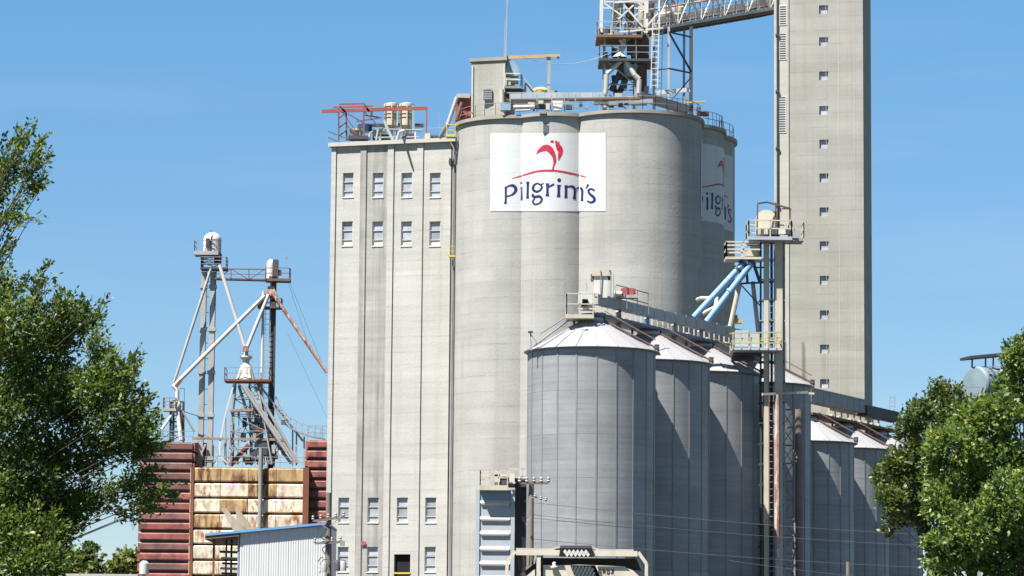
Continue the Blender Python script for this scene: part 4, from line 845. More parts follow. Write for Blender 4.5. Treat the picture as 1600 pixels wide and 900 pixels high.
# ================================================================ left mill: red and rusted steel bins
YM = 300.0
def block(root, x0, x1, ytop, Y, dep, mt, mtj, bh, ncol, mats2=None, proud=.12, nmax=40, dx=0):
    a = P(x0, 850, Y); b = P(x1, 850, Y); zt = P((x0 + x1) / 2, ytop, Y).z
    m = MB(); m.box(V((a.x + b.x) / 2, Y + dep / 2, zt / 2), b.x - a.x - .3, dep - .3, zt - .1); m.build('core_wall', mtj, root)
    z = zt; k = 0; L = b.x - a.x
    while z > .2:
        z0 = max(z - bh, .0)
        xs = sorted([0, 1] + [random.uniform(.25, .75) for _ in range(ncol - 1)]) if ncol > 2 else ([0, 1] if ncol == 1 else [0, random.uniform(.3, .7), 1])
        if ncol > 3: xs = [i / ncol for i in range(ncol + 1)]
        for i in range(len(xs) - 1):
            xa = a.x + L * xs[i] + .02; xb = a.x + L * xs[i + 1] - .02; h_ = z - z0
            gp = .15 if bh < 1.2 else .07; prof = [(0, gp), (-proud, gp + .12), (-proud - .02, h_ - .2), (-.03, h_ - .1)]
            m = MB(); m.add([(xa, Y + p_, z0 + q_) for p_, q_ in prof] + [(xb, Y + p_, z0 + q_) for p_, q_ in prof] + [(xa, Y + .2, z0 + .05), (xa, Y + .2, z0 + h_ - .08), (xb, Y + .2, z0 + .05), (xb, Y + .2, z0 + h_ - .08)],
                            [(0, 4, 5, 1), (1, 5, 6, 2), (2, 6, 7, 3), (0, 1, 2, 3, 9, 8), (4, 10, 11, 7, 6, 5), (3, 7, 11, 9)])
            mm = mt if mats2 is None else mats2(k, i)
            m.build('wall_plate', mm, root)
        for sgn, xx in ((-1, a.x), (1, b.x)):
            m = MB(); m.box(V(xx + sgn * proud * .4, Y + dep / 2, z0 + h_ / 2 - .02), .2 + proud * .8, dep - .1, h_ - .18); m.build('side_plate', mt, root)
        z = z0; k += 1
    return a, b, zt
rl = thing('red_steel_bin', P(258, 1080, YM + 3), 'weathered red steel bin of stacked horizontal plates beside the left tree', 'bin')
redwall2 = mat('red_wall_faded', (.25, .12, .105), .8, var=.25, vscale=.9, streak=.8, scol=(.09, .06, .055), sscale=(.8, .8, .8), slo=.42, shi=.6, fine=.1, objvar=.15)
rb1 = block(rl, 218.5, 298, 690, YM, 7, redwall, dark, .94, 1, lambda k, i: redwall2 if k < 5 or random.random() < .2 else redwall)
rc_ = thing('rusted_cream_bin', P(388, 1080, YM), 'rust streaked cream steel bin between the two red bins', 'bin')
def rcm(k, i): return rustcream2 if k == 0 or (k == 1 and i % 5 in (2,)) or (k == 4 and i > 2) or random.random() < .1 else rustcream
yb1 = block(rc_, 299, 474, 730, YM - .4, 7.4, rustcream, rustbrown, 1.45, 4, rcm, proud=.16)
m = MB()
a = P(474, 850, YM - .5); m.box(V(a.x + .15, YM - .2, yb1[2] / 2), .55, .9, yb1[2]); a = P(299, 850, YM - .5); m.box(V(a.x - .02, YM - .2, yb1[2] / 2), .28, .9, yb1[2]); m.build('corner_post', rustbrown, rc_)
rr_ = thing('red_bin_beside_building', P(500, 1080, YM + 1), 'red steel bin squeezed between the rusted cream bin and the concrete building', 'bin')
rb3 = block(rr_, 478, 512, 687, YM + .3, 6, redwall, dark, .94, 1)
pp = MB(); b, a = vert(408, 700, YM - 1); pp.tube(b, a, .2, n=12)
pp.thing('downpipe', grey, 'grey vertical pipe running down in front of the rusted cream bin', 'pipe', smooth=True)
sb2 = thing('dark_ribbed_box', P(325, 725, YM + 3), 'dark ribbed steel box standing behind the cream bin top', 'box')
m = MB(); c = P(320, 727, YM + 3); d = P(328, 692, YM + 3); m.box(V(P(318, 700, YM + 3).x, YM + 4, (c.z + d.z) / 2), 1.6, 2, d.z - c.z); m.build('body', dark, sb2)
m = MB()
for i in range(6): m.box(V(P(306 + i * 4.4, 700, YM + 3).x, YM + 2.95, (c.z + d.z) / 2), .08, .1, d.z - c.z)
m.build('rib', brown, sb2)
m = MB(); m.beam(P(306, 728, YM + 2.5), P(321, 694, YM + 2.5), .18); m.beam(P(303, 728, YM + 2.4), P(303, 690, YM + 2.4), .15); m.build('brace', greyL, sb2)
# railings on tops
rr2 = thing('bin_top_railing', P(260, 690, YM), 'thin railings along the tops of the red and cream steel bins', 'railing')
m = MB(); rail(m, [V(rb1[0].x, YM + .2, rb1[2]), V(rb1[1].x, YM + .2, rb1[2])], 1.0, .025, 1.2); m.build('handrail', grey, rr2)
m = MB(); rail(m, [V(rb1[1].x + 1.2, YM, yb1[2]), V(yb1[1].x, YM, yb1[2])], 1.0, .025, 1.2); m.build('handrail', grey, rr2)
m = MB(); rail(m, [V(rb3[0].x, YM + .5, rb3[2]), V(rb3[1].x, YM + .5, rb3[2])], 1.3, .03, .8); m.build('handrail', grey, rr2)
# twin-leg elevator (dome head)
t1_ = thing('twin_leg_elevator', P(325, 725, YM + 3), 'twin-legged grain elevator with a white dome head, leftmost of the two tall legs', 'bucket elevator')
Y1 = YM + 3
for x in (318.8, 333.2):
    a = P(x, 425, Y1); b = a.copy(); b.z = yb1[2] - 1; m = MB(); m.beam(b, a, .5, .4)
    m.build('leg_casing', greyL, t1_)
    m = MB(); m.beam(b + V(.27, -.1, 0), a + V(.27, -.1, 0), .06, .3); m.build('edge', dark, t1_)
    m = MB(); z = b.z + 2
    while z < a.z: m.box(V(a.x, Y1, z), .72, .6, .32); z += 4.1
    m.build('joint_band', greyL, t1_)
m = MB()
for py in range(440, 690, 24): a = P(318, py, Y1); b = P(333, py, Y1); b.z = a.z; m.beam(a, b, .06)
m.build('spacer', grey, t1_)
c = P(331.5, 394, Y1); m = MB(); rD = .86; m.lathe(c, [(rD, 0), (rD, 1.1)] + [(rD * math.cos(t * .26), 1.1 + rD * .95 * math.sin(t * .26)) for t in range(1, 7)], n=24); m.build('dome_head', white, t1_, smooth=True)
m = MB(); m.beam(c + V(-.05, -.9, 0), c + V(-.05, -.9, 2.0), .06); m.beam(c + V(0, -.9, 1.1), c + V(.8, -.6, 1.1), .06); m.box(c + V(-.35, -.9, .8), .35, .4, .8); m.build('fitting', dark, t1_)
platform(t1_, 303, 341, 395, Y1 - 1, 1.8, greyL, grey, .35, 1.0, .03, 'fl', 1.2, 2)
platform(t1_, 313, 354, 419, Y1 - 1, 1.8, dark, grey, .18, 1.0, .03, 'flr', 1.2, 3)
m = MB(); lattice(m, P(330, 420, Y1), P(331, 396, Y1), 1.7, 1.2, 3, .06); m.box(P(338, 407, Y1 - .3), .5, .5, .8); m.build('head_frame', dark, t1_)
# second leg
t2_ = thing('dark_leg_elevator', P(427, 725, YM + 3), 'dark single elevator leg with rounded white head, right of the dome-headed one', 'bucket elevator')
a = P(428.5, 440, Y1); b = a.copy(); b.z = yb1[2] - 1; m = MB(); m.beam(b, a, .42, .5); m.build('leg_casing', dark, t2_)
m = MB(); a2 = a + V(-.3, -.1, 0); b2_ = b + V(-.3, -.1, 0); m.beam(b2_, a2, .14, .3); m.build('casing_edge', greyL, t2_)
a = P(411.5, 455, Y1 - .5); b = a.copy(); b.z = yb1[2]; m = MB(); m.tube(b, a, .13, n=8); m.build('riser', white, t2_)
m = MB(); a = P(419, 470, Y1 - .5); b = a.copy(); b.z = yb1[2]; ladder(m, b, a, .5, .025, .5); m.build('ladder', grey, t2_)
m = MB(); c = P(424, 436, Y1); m.lathe(c + V(-.05, 0, 1.35), [(.42, -1.5), (.42, 0), (.4, .22), (.3, .42), (.12, .54)], n=20); m.build('head_casing', white, t2_)
m = MB(); m.box(P(430.5, 422, Y1 + .1), .5, 1.0, 1.9); m.box(P(435.5, 426, Y1), .5, .5, .5); m.build('head_side', dark, t2_)
platform(t2_, 414, 453, 437, Y1 - .8, 1.6, brown, brown, .25, 1.0, .03, 'fr', 1.0)
m = MB(); m.prism([P(413, 462, Y1 - .5), P(419, 447, Y1 - .5), P(428, 447, Y1 - .5), P(433, 462, Y1 - .5)], (0, 1, 0)); m.build('funnel', rustpipe, t2_)
platform(t2_, 404, 440, 480, Y1 - .8, 1.6, brown, brown, .15, .8, .03, 'fr', 1.0)
m = MB(); m.box(P(407, 474, Y1 - .6), .5, .5, 1.0); m.build('box', brown, t2_)
m = MB(); m.beam(P(447, 434, Y1), P(448, 404, Y1), .04); m.beam(P(445, 403, Y1), P(450, 402, Y1), .12); m.thing('weather_vane', grey, 'tiny wind sensor on a thin rod right of the dark leg head', 'sensor')
cw = thing('catwalk_bridge', P(380, 438, Y1), 'rust coloured trussed catwalk joining the heads of the two left elevators', 'catwalk')
m = MB(); m.beam(P(336, 436, Y1 - .3), P(416, 438, Y1 - .3), 1.0, .14); m.build('deck', brown, cw)
for yy in (Y1 - .8, Y1 + .2):
    m = MB(); m.beam(P(337, 420, yy), P(416, 421, yy), .09); m.beam(P(337, 428, yy), P(416, 429, yy), .05)
    xs = (338, 361, 389, 415)
    for x in xs: m.beam(P(x, 437, yy), P(x, 420, yy), .09)
    for x0_, x1_, f_ in ((338, 361, 0), (361, 389, 1), (389, 415, 0)): m.beam(P(x0_, 437 if not f_ else 420, yy), P(x1_, 420 if not f_ else 437, yy), .06)
    m.build('truss', rustbrown, cw)
# spouts of the left mill: each a thing
sp = [([(330, 419), (272, 598)], .14, greyL, 'pale spout falling steeply from the dome head to the far left junction'),
      ([(343, 414), (384, 547)], .17, white, 'white spout falling right from the dome head to the central cone'),
      ([(414, 462), (330, 545), (271, 604)], .19, white, 'long white spout crossing down left from the dark leg'),
      ([(420, 460), (385, 546)], .17, white, 'short white spout from the dark leg down left to the cone'),
      ([(426, 459), (511, 582)], .17, rustpipe, 'rust blotched spout running down right towards the concrete building')]
for pts, r_, mt_, lb in sp:
    m = MB(); m.path([P(x, y, Y1 - .9) for x, y in pts], r_, 12); m.thing('grain_spout', mt_, lb, 'spout', smooth=True, group='slanting spouts of the left mill')
# little junction tower over the red bin
jt = thing('junction_tower', P(280, 690, YM + 2), 'small junction stand with splayed pipes on top of the left red bin', 'tower')
Yj = YM + 2
pipe(jt, [P(271, 603, Yj), P(277, 610, Yj), P(277, 626, Yj)], .2, white, 'elbow'); m = MB(); m.beam(P(275, 604, Yj - .1), P(283, 594, Yj - .1), .16, .3); m.build('flap', rustbrown, jt)
m = MB(); m.lathe(P(277, 640, Yj), [(.3, 0), (.4, .3), (.35, .6), (.2, .8)], n=10); m.build('distributor', cream, jt, smooth=True)
pipe(jt, [P(277, 636, Yj), P(283, 688, Yj - .5)], .2, white, 'spout'); pipe(jt, [P(274, 640, Yj), P(252, 672, Yj - .8)], .13, white, 'spout'); pipe(jt, [P(285, 642, Yj), P(304, 675, Yj)], .1, grey, 'spout')
pipe(jt, [P(281, 640, Yj + .5), P(287, 688, Yj + .5)], .13, white, 'spout')
m = MB(); lattice(m, P(276, 690, Yj + .6), P(277, 628, Yj + .6), 1.2, 1, 4, .07); m.beam(P(270.5, 690, Yj), P(271.5, 625, Yj), .2); m.build('frame', dark, jt)
m = MB(); m.beam(P(288, 690, Yj), P(288, 607, Yj), .05); m.beam(P(281, 607, Yj), P(288, 607, Yj), .05); m.beam(P(287, 643, Yj), P(312, 651, Yj), .08); m.build('conduit', dark, jt)
platform(jt, 254, 275, 640, Yj - .5, 1.4, greyL, grey, .25, 1.0, .03, 'flr', .7, 3)
# central distributor tower
ct = thing('spout_tower', P(392, 727, YM + 2), 'braced steel spout tower with a cone distributor standing over the cream bin', 'tower')
Yc = YM + 2
m = MB(); m.lathe(P(384, 594, Yc), [(.95, 0), (.75, .55), (.62, .95), (.5, 1.35), (.3, 1.6), (.35, 1.9), (.6, 2.15), (.6, 2.25), (.2, 2.4), (.2, 3.0)], n=16); m.build('cone', white, ct, smooth=True)
m = MB(); m.box(P(383.5, 545, Yc - .5), .45, .4, .5); m.build('spout_joint', rustpipe, ct)
m = MB()
for x in (371, 377, 385, 392): m.tube(P(x, 595, Yc - .8), P(384 + (x - 384) * .6, 577, Yc - .5), .12, n=8)
m.build('outlet', cream, ct, smooth=True)
platform(ct, 350, 422, 594, Yc - 1.3, 2.6, rustbrown, grey, .2, 1.1, .03, 'flr', 1.0)
m = MB(); rail(m, [P(375, 565, Yc - .4), P(394, 565, Yc - .4)], 1.0, .025, .6); m.build('railing', grey, ct)
m = MB(); lattice(m, P(392, 727, Yc), P(385, 597, Yc), 4.2, 3.2, 5, .07, .5); m.build('frame', grey, ct)
m = MB(); lattice(m, P(401, 727, Yc + 1), P(399, 600, Yc + 1), 1.1, 1.0, 7, .05); m.build('inner_frame', grey, ct)
m = MB()
for a, b, w_ in (((366, 598), (352, 648), .15), ((352, 648), (344, 688), .15), ((344, 688), (343, 712), .16), ((343, 712), (337, 727), .12), ((343, 712), (358, 727), .12)): m.beam(P(*a, Yc - 1), P(*b, Yc - 1), w_)
m.build('strut', white, ct)
for k, (a, b) in enumerate((((378, 602), (447, 706)), ((384, 604), (460, 720)), ((398, 604), (466, 724)), ((404, 600), (474, 690)), ((392, 640), (455, 724)))):
    pipe(ct, [P(*a, Yc - 1.4 + .3 * k), P(*b, Yc - 1.2 + .3 * k)], .15 if k != 3 else .1, greyL, 'spout', 8)
pipe(ct, [P(373, 602, Yc - .5), P(391, 660, Yc), P(393, 690, Yc)], .14, grey, 'spout', 8); pipe(ct, [P(388, 604, Yc), P(402, 650, Yc), P(404, 720, Yc)], .18, greyL, 'spout', 8)
m = MB(); m.beam(P(360, 727, Yc - .8), P(389, 695, Yc - .8), .5, .4); m.build('red_conveyor', mat('rust_red', (.22, .05, .03), .8, var=.3), ct)
m = MB(); m.beam(P(300, 685, Yc - 1), P(442, 687, Yc - 1), .25, .22); m.beam(P(360, 642, Yc - 1), P(396, 641, Yc - 1), .9, .22); m.build('cross_beam', mat('rusty_beige', (.35, .22, .15), .7, var=.3, streak=.6), ct)
m = MB()
for x in (352, 362, 372): m.beam(P(x, 727, Yc - .9), P(x + 1.5, 645 if x > 352 else 685, Yc - .9), .08)
for (a, b) in (((362, 690), (385, 725)), ((330, 690), (352, 725)), ((352, 690), (334, 725)), ((392, 620), (428, 655)), ((370, 645), (396, 690)), ((396, 645), (372, 690)), ((401, 655), (435, 690)), ((437, 690), (418, 727))): m.beam(P(*a, Yc), P(*b, Yc), .07)
m.build('brace', grey, ct)
for x, y, s_, mt_ in ((398, 668, .7, dark), (411, 700, .9, dark), (408, 708, .6, white), (396, 712, .7, dark), (388, 718, .6, rustbrown), (420, 715, .5, grey), (405, 640, .5, dark), (438, 707, .35, white), (426, 716, .45, dark)):
    m = MB(); m.box(P(x, y, Yc - .6), s_, s_, s_ * 1.5); m.build('machine_box', mt_, ct)
rq = random.Random(9)
for k in range(26):
    x = rq.uniform(372, 446); y = rq.uniform(640, 724); m = MB(); sx_ = rq.uniform(.12, .5); m.box(P(x, y, Yc + rq.uniform(-1, 1.5)), sx_, .4, rq.uniform(.2, .9)); m.build('machine_box', rq.choice([dark, rustbrown, grey, greyL, brown]), ct)
for k in range(12):
    x = rq.uniform(350, 440); pipe(ct, [P(x, 726, Yc + rq.uniform(-1, 1)), P(x + rq.uniform(-1, 1), rq.uniform(650, 705), Yc + rq.uniform(-1, 1))], rq.uniform(.04, .09), rq.choice([grey, greyL, brown]), 'riser', 6)
cs = thing('curved_conveyor_truss', P(470, 700, YM + 2), 'sagging open truss conveyor reaching down right to the red bin', 'conveyor')
pts = [(428, 634), (438, 655), (452, 668), (470, 677), (490, 683), (508, 686)]
m = MB()
for (a, b) in zip(pts, pts[1:]):
    for yy in (Yc - .6, Yc + .4):
        m.beam(P(*a, yy), P(*b, yy), .13); m.beam(P(a[0] + 3, a[1] - 15, yy), P(b[0] + 2, b[1] - 13, yy), .07)
        for t in (0, .5):
            q = (a[0] + (b[0] - a[0]) * t, a[1] + (b[1] - a[1]) * t); m.beam(P(*q, yy), P(q[0] + 3, q[1] - 14, yy), .05); m.beam(P(*q, yy), P(q[0] + 11, q[1] - 8, yy), .04)
    m.beam(P(*a, Yc - .1), P(*b, Yc - .1), 1.0, .12)
m.build('truss', grey, cs)
m = MB()
for x, y in ((457, 672), (463, 675), (475, 682)): m.beam(P(x, 727, Yc), P(x + .3, y, Yc), .14)
m.build('post', greyL, cs)
for k, (a, b) in enumerate((((450, 440), (482, 540)), ((452, 439), (500, 560)), ((449, 520), (512, 655)))):
    m = MB(); m.tube(P(*a, Y1), P(*b, Y1 + 2), .012, n=5); m.thing('guy_wire', wireM, ('left of the two thin wires falling from the dark leg head to the sky gap', 'right of the two thin wires falling from the dark leg head', 'lowest thin wire slanting down to the concrete building edge')[k], 'wire', group='guy wires of the left elevators')

# ================================================================ white shed
YS = 190.0
sh = thing('white_metal_shed', P(440, 1100, YS), 'white corrugated metal shed with a blue sloping roof edge and open canopy', 'shed')
sa = P(374, 900, YS); sbp = P(512, 900, YS); zA = P(374, 833, YS).z; zBb = P(512, 821, YS).z
npn = 9
for i in range(npn):
    x0 = sa.x + (sbp.x - sa.x) * i / npn; x1 = sa.x + (sbp.x - sa.x) * (i + 1) / npn - .01
    m = MB(); k = 4; vs = []
    for j in range(k * 4 + 1):
        t = j / (k * 4); x = x0 + (x1 - x0) * t; o = (0, 0, -.014, -.014)[j % 4]; q = (x - sa.x) / (sbp.x - sa.x); vs += [(x, YS + o, 0), (x, YS + o, zA + (zBb - zA) * q)]
    m.add(vs, [(2 * j, 2 * j + 2, 2 * j + 3, 2 * j + 1) for j in range(k * 4)]); m.build('wall_panel', shedW, sh)
m = MB(); m.prism([V(sa.x, YS + .03, 0), V(sbp.x, YS + .03, 0), V(sbp.x, YS + .03, zBb - .02), V(sa.x, YS + .03, zA - .02)], (0, 9, 0)); m.build('rear_wall', shedW, sh)
m = MB(); r0 = P(320, 837.5, YS - .3); r1 = P(513, 819.5, YS - .3); m.prism([r0, r1, r1 + V(0, 0, .14), r0 + V(0, 0, .14)], (0, 9.6, 0)); m.build('roof', blueR, sh)
m = MB(); m.prism([r0 + V(.02, .05, -.2), P(374, 832.5, YS - .25) + V(0, 0, -.2), P(374, 832.5, YS - .25) + V(0, 0, -.01), r0 + V(.02, .05, -.01)], (0, 9.4, 0)); m.build('soffit', brown, sh)
for x, w_ in ((334.5, .13), (362, .12), (354, .1)):
    a = P(x, 842, YS + (.3 if x < 340 else 2.5)); b = a.copy(); b.z = 0; m = MB(); m.beam(b, a, w_); m.build('post', rustbrown if x < 340 else dark, sh)
m = MB(); a = P(373, 900, YS); m.box(V(a.x - .06, YS + 1.4, zA / 2 - .1), .1, 2.6, zA - .3); m.build('open_end_trim', blueG, sh)
for k, y in enumerate((862, 872, 880, 888, 896)):
    m = MB(); a = P(344 + 2 * k % 5, y, YS + 2); b = P(372, y + 1, YS + 2); m.beam(a, b, .8, .12); m.thing('stacked_pipe', greyL if k % 2 else dark, ('dark', 'pale', 'dark', 'pale', 'dark')[k] + ' metal length stored under the shed canopy, ' + ('topmost', 'second from top', 'middle one', 'fourth from top', 'lowest')[k] + ' in the rack', 'metal bar', group='metal stock under the canopy')
# tipped chutes behind the shed
for k, pts in enumerate(([(346, 795), (352, 793), (362, 806), (388, 828), (366, 832)], [(368, 793), (373, 796), (392, 822), (404, 826), (372, 836)])):
    a = [P(x, y, YM - 6 + k) for x, y in pts]; m = MB(); m.prism(a, (0, 1.2, 0)); m.thing('dump_chute', mat('weathered_beige', (.42, .37, .29), .8, var=.2, streak=.5), ('left', 'right')[k] + ' one of two beige tipped chutes showing above the shed roof', 'chute', group='tipped chutes above the shed')
m = MB(); a = P(225, 897, 150); m.lathe(a, [(.22, 0), (.22, .5), (.1, .62)], n=16); m.tube(V(a.x, a.y, 0), a, .1, n=8); m.thing('white_vent_drum', white, 'small white drum on a pipe at the foot of the left red bin', 'vent', smooth=True)

# ================================================================ tank on right behind trees
tkn = thing('blue_grey_tank', P(1540, 640, 258), 'round pale blue tank end under a flat canopy above the right trees', 'tank')
YK = 258
m = MB(); m.lathe(P(1538, 601, YK), [(.0, -1.2), (1.3, -1.15), (1.42, -1.0), (1.42, 2.2), (1.2, 2.4)], n=28, axis=V(.75, .6, 0)); m.build('shell', mat('tank_blue_grey', (.2, .27, .31), .5, var=.15, streak=.3), tkn, smooth=True)
m = MB(); m.lathe(P(1538, 601, YK), [(1.44, -.2), (1.47, -.2), (1.47, .0), (1.44, .0)], n=28, axis=V(.75, .6, 0)); m.build('band', dark, tkn)
m = MB(); m.beam(P(1508, 560, YK), P(1582, 553, YK + 1), 2.2, .22); m.build('canopy', dark, tkn)
m = MB()
for x in (1519, 1540, 1552, 1565): m.beam(P(x - .3, 640, YK + .3), P(x, 558, YK + .3), .13)
for x in (1515, 1530, 1553): m.beam(P(x, 900, YK + .3), P(x + .3, 625, YK + .3), .3)
m.build('post', grey, tkn)
m = MB(); rail(m, [P(1545, 590, YK - 1.5), P(1590, 590, YK - 1.5)], .9, .04, 1.0); rail(m, [P(1510, 626, YK - 1.5), P(1585, 626, YK - 1.5)], 1.1, .04, 1.0); m.build('railing', grey, tkn)
m = MB(); m.box(P(1548, 628, YK), 4.2, 3, .3); m.build('platform', dark, tkn)
m = MB(); m.box(P(1572, 585, YK), 1.0, .6, .8); m.build('motor_box', white, tkn)

# ================================================================ utility poles and wires
def upole(name, px, ytop, Y, label, lean=0, arms=()):
    root = thing(name, P(px, 1100, Y), label, 'utility pole', 'wooden utility poles'); a = P(px, ytop, Y); b = a.copy(); b.z = 0; b.x += lean
    m = MB(); m.tube(b, a, .17 * Y / 130, .11 * Y / 130, n=14); m.build('pole', wood, root, smooth=True)
    return root, a
pl, a = upole('utility_pole', 513.5, 770, 130, 'leaning grey wooden utility pole in front of the shed corner', .1)
def arm(root, x0, y0, x1, y1, Y, w_=.1, mt=wood):
    m = MB(); m.beam(P(x0, y0, Y - .2), P(x1, y1, Y - .2), w_); m.build('crossarm', mt, root)
    k = max(2, int(abs(x1 - x0) / 11))
    for i in range(k + 1):
        q = P(x0 + (x1 - x0) * i / k, y0 + (y1 - y0) * i / k - 1, Y - .2); m = MB(); m.lathe(q, [(.04, 0), (.07, .05), (.04, .09), (.06, .14), (.03, .2)], n=8); m.build('insulator', grey, root)
arm(pl, 489, 814, 537, 808, 130, .09); arm(pl, 492, 849, 532, 847, 130, .09)
m = MB(); m.beam(P(494, 814, 129.7), P(512, 826, 129.7), .04); m.beam(P(532, 808, 129.7), P(516, 822, 129.7), .04); m.box(P(535, 849, 129.7), .18, .2, .2); m.build('brace', grey, pl)
for x, y in ((506, 886), (527, 884), (536, 884)):
    m = MB(); m.lathe(P(x, y + 8, 129.6), [(.13, 0), (.14, .3), (.1, .4)], n=10); m.build('transformer', greyL if x != 527 else dark, pl, smooth=True)
for x0, y0, x1, y1 in ((500, 882, 512, 874), (499, 895, 512, 888), (518, 880, 540, 876), (497, 878, 505, 872)): pipe(pl, [P(x0, y0, 129.6), P((x0 + x1) / 2, (y0 + y1) / 2 - 4, 129.6), P(x1, y1, 129.6)], .02, dark, 'cable', 5)
pipe(pl, [P(510, 828, 129.6), P(500, 838, 129.6), P(505, 842, 129.6)], .02, dark, 'cable', 5); pipe(pl, [P(511, 850, 129.6), P(503, 858, 129.6), P(508, 866, 129.6)], .02, dark, 'cable', 5)
pr, a = upole('utility_pole', 830, 751, 110, 'stout brown utility pole between the blue ribbed bin and the nearest steel bin', 0)
arm(pr, 812, 755, 857, 755, 110, .07, brown)
for k, (x, y) in enumerate(((836, 774), (845, 778), (853, 780))):
    m = MB(); m.lathe(P(x, y + 3, 109.6), [(.03, 0), (.06, .04), (.03, .08), (.05, .1), (.02, .13)], n=8); m.build('insulator', grey, pr)
m = MB(); m.beam(P(826, 777, 109.7), P(856, 779, 109.7), .04); m.beam(P(822, 820, 109.7), P(829, 808, 109.7), .05); m.build('bracket', grey, pr)
wires = [((1000, 792), (1420, 818)), ((1000, 811), (1420, 834)), ((1000, 816), (1420, 838)), ((1000, 849), (1460, 868)), ((1320, 884), (1470, 900))]
for k, (a, b) in enumerate(wires):
    p0_ = P(a[0] - 180, a[1] - 8, 112); p1_ = P(b[0] + 320, b[1] + 26, 140); m = MB(); pts = []
    for i in range(25):
        t = i / 24; q = p0_.lerp(p1_, t); q.z -= .5 * 4 * t * (1 - t) * .6; pts.append(q)
    m.path(pts, .008, 5); m.thing('overhead_wire', wireM, ('highest', 'second highest', 'third', 'fourth', 'lowest')[k] + ' of the thin wires crossing in front of the dark bin bases', 'wire', group='overhead wires')
m = MB(); pts = [P(815 + 135 * t, 88 + 14 * 4 * t * (1 - t) + -4 * t, 248) for t in [i / 16 for i in range(17)]]; m.path(pts, .02, 5); m.thing('rooftop_cable', wireM, 'thin cable sagging from the ochre jib to the distributor tower', 'cable')
m = MB(); a = P(1325, 878, 150); b = a.copy(); b.z = 0; m.tube(b, a, .09, n=8); m.thing('thin_pole', wood, 'thin short pole top in front of the lower steel bins', 'pole', smooth=True)
m = MB(); m.box(P(827, 897, 75), .01, .01, .01)

# ================================================================ covered hopper railcar
YH = 72.0
hc_ = thing('hopper_railcar', (P(900, 1160, YH).x, YH + 8, 0), 'cream covered hopper railcar end with walkway frame at the bottom of the view', 'railcar')
X = lambda px: P(px, 880, YH).x
Zp = lambda py: P(900, py, YH).z
prof = [(815, 925), (828, 900), (845, 888), (870, 881), (905, 878), (975, 880), (992, 889), (1006, 902), (1012, 925)]
m = MB(); m.prism([V(X(x), YH + .9, Zp(y)) for x, y in prof] + [V(X(1012), YH + .9, 1.1), V(X(815), YH + .9, 1.1)], (0, 14, 0)); m.build('body', carM, hc_)
m = MB(); m.prism([V(X(820), YH + .02, Zp(868)), V(X(995), YH + .02, Zp(868)), V(X(1003), YH + .9, Zp(895)), V(X(822), YH + .9, Zp(900))], (0, .25, 0)); 
m = MB(); m.prism([V(X(x), YH + .4, Zp(y)) for x, y in ((812, 898), (848, 871), (1000, 871), (1006, 890), (990, 889), (972, 883), (905, 881), (872, 883), (848, 890), (830, 903))], (0, .12, 0)); m.build('painted_shade_plate', mat('car_painted_shade', (.06, .06, .06), .8, var=.2, streak=.3), hc_)  # dark plate paints in the shade under the end walkway
# running board fascia: left, right, raised middle
m = MB(); m.beam(V(X(806), YH, Zp(864)), V(X(876), YH, Zp(864)), .1, .12); m.beam(V(X(924), YH, Zp(864.5)), V(X(996), YH, Zp(864.5)), .1, .12); m.build('walkway_beam', carM, hc_)
m = MB(); m.beam(V(X(806), YH + .3, Zp(858.5)), V(X(866), YH + .3, Zp(858.5)), .6, .045); m.beam(V(X(930), YH + .3, Zp(859)), V(X(990), YH + .3, Zp(859)), .6, .045); m.beam(V(X(862), YH + .3, Zp(858)), V(X(876), YH + .3, Zp(854)), .5, .04); m.beam(V(X(922), YH + .3, Zp(854)), V(X(936), YH + .3, Zp(858.5)), .5, .04); m.build('walkway_plate', greyL, hc_)
m = MB(); m.beam(V(X(875), YH + .1, Zp(855)), V(X(924), YH + .1, Zp(855)), .5, .06); m.beam(V(X(868), YH + .15, Zp(862)), V(X(926), YH + .15, Zp(862)), .05, .14); m.build('raised_step', dark, hc_)
def grate(x0, x1, y0, y1, Yg, skew=0, nx=8, ny=3):
    m = MB(); px_ = (x1 - x0) / nx; py_ = (y1 - y0) / ny
    for i in range(nx * 2):
        for j in range(ny * 2):
            if (i + j) % 2: continue
            cx = x0 + (i + .5) * px_ / 2 + skew * j / 2; cy = y0 + (j + .5) * py_ / 2
            m.prism([V(X(cx - px_ * .46), Yg, Zp(cy)), V(X(cx), Yg, Zp(cy - py_ * .46)), V(X(cx + px_ * .46), Yg, Zp(cy)), V(X(cx), Yg, Zp(cy + py_ * .46))], (0, .01, 0))
    return m
grate(881, 920, 860.5, 869, YH - .17, 0, 6, 1.5 and 1).build('tread_grating', white, hc_)
m = MB(); m.prism([V(X(875), YH - .15, Zp(858)), V(X(925), YH - .15, Zp(858)), V(X(928), YH - .15, Zp(870.5)), V(X(873), YH - .15, Zp(870.5))], (0, .03, 0)); m.build('grating_backing', black, hc_)
grate(893, 926, 885, 909, YH + .04, 2.4, 6, 4).build('tread_grating', white, hc_)
m = MB(); m.prism([V(X(891), YH + .1, Zp(883)), V(X(930), YH + .1, Zp(883)), V(X(944), YH + .1, Zp(912)), V(X(903), YH + .1, Zp(912))], (0, .06, 0)); m.build('grating_backing', black, hc_)
m = MB(); m.box(V(X(841.5), YH + .02, Zp(885)), .09, .1, Zp(866) - Zp(906)); m.build('post', carM, hc_)
m = MB(); m.box(V(X(847), YH + .3, Zp(885)), .05, .1, Zp(868) - Zp(906)); m.build('post_shadow_bar', dark, hc_)  # solid dark bar standing in for the shadow beside the post
m = MB(); m.prism([V(X(849), YH + .08, Zp(883)), V(X(882), YH + .08, Zp(883)), V(X(893), YH + .08, Zp(915)), V(X(849), YH + .08, Zp(915))], (0, .8, 0)); m.build('end_sheet', carM, hc_)
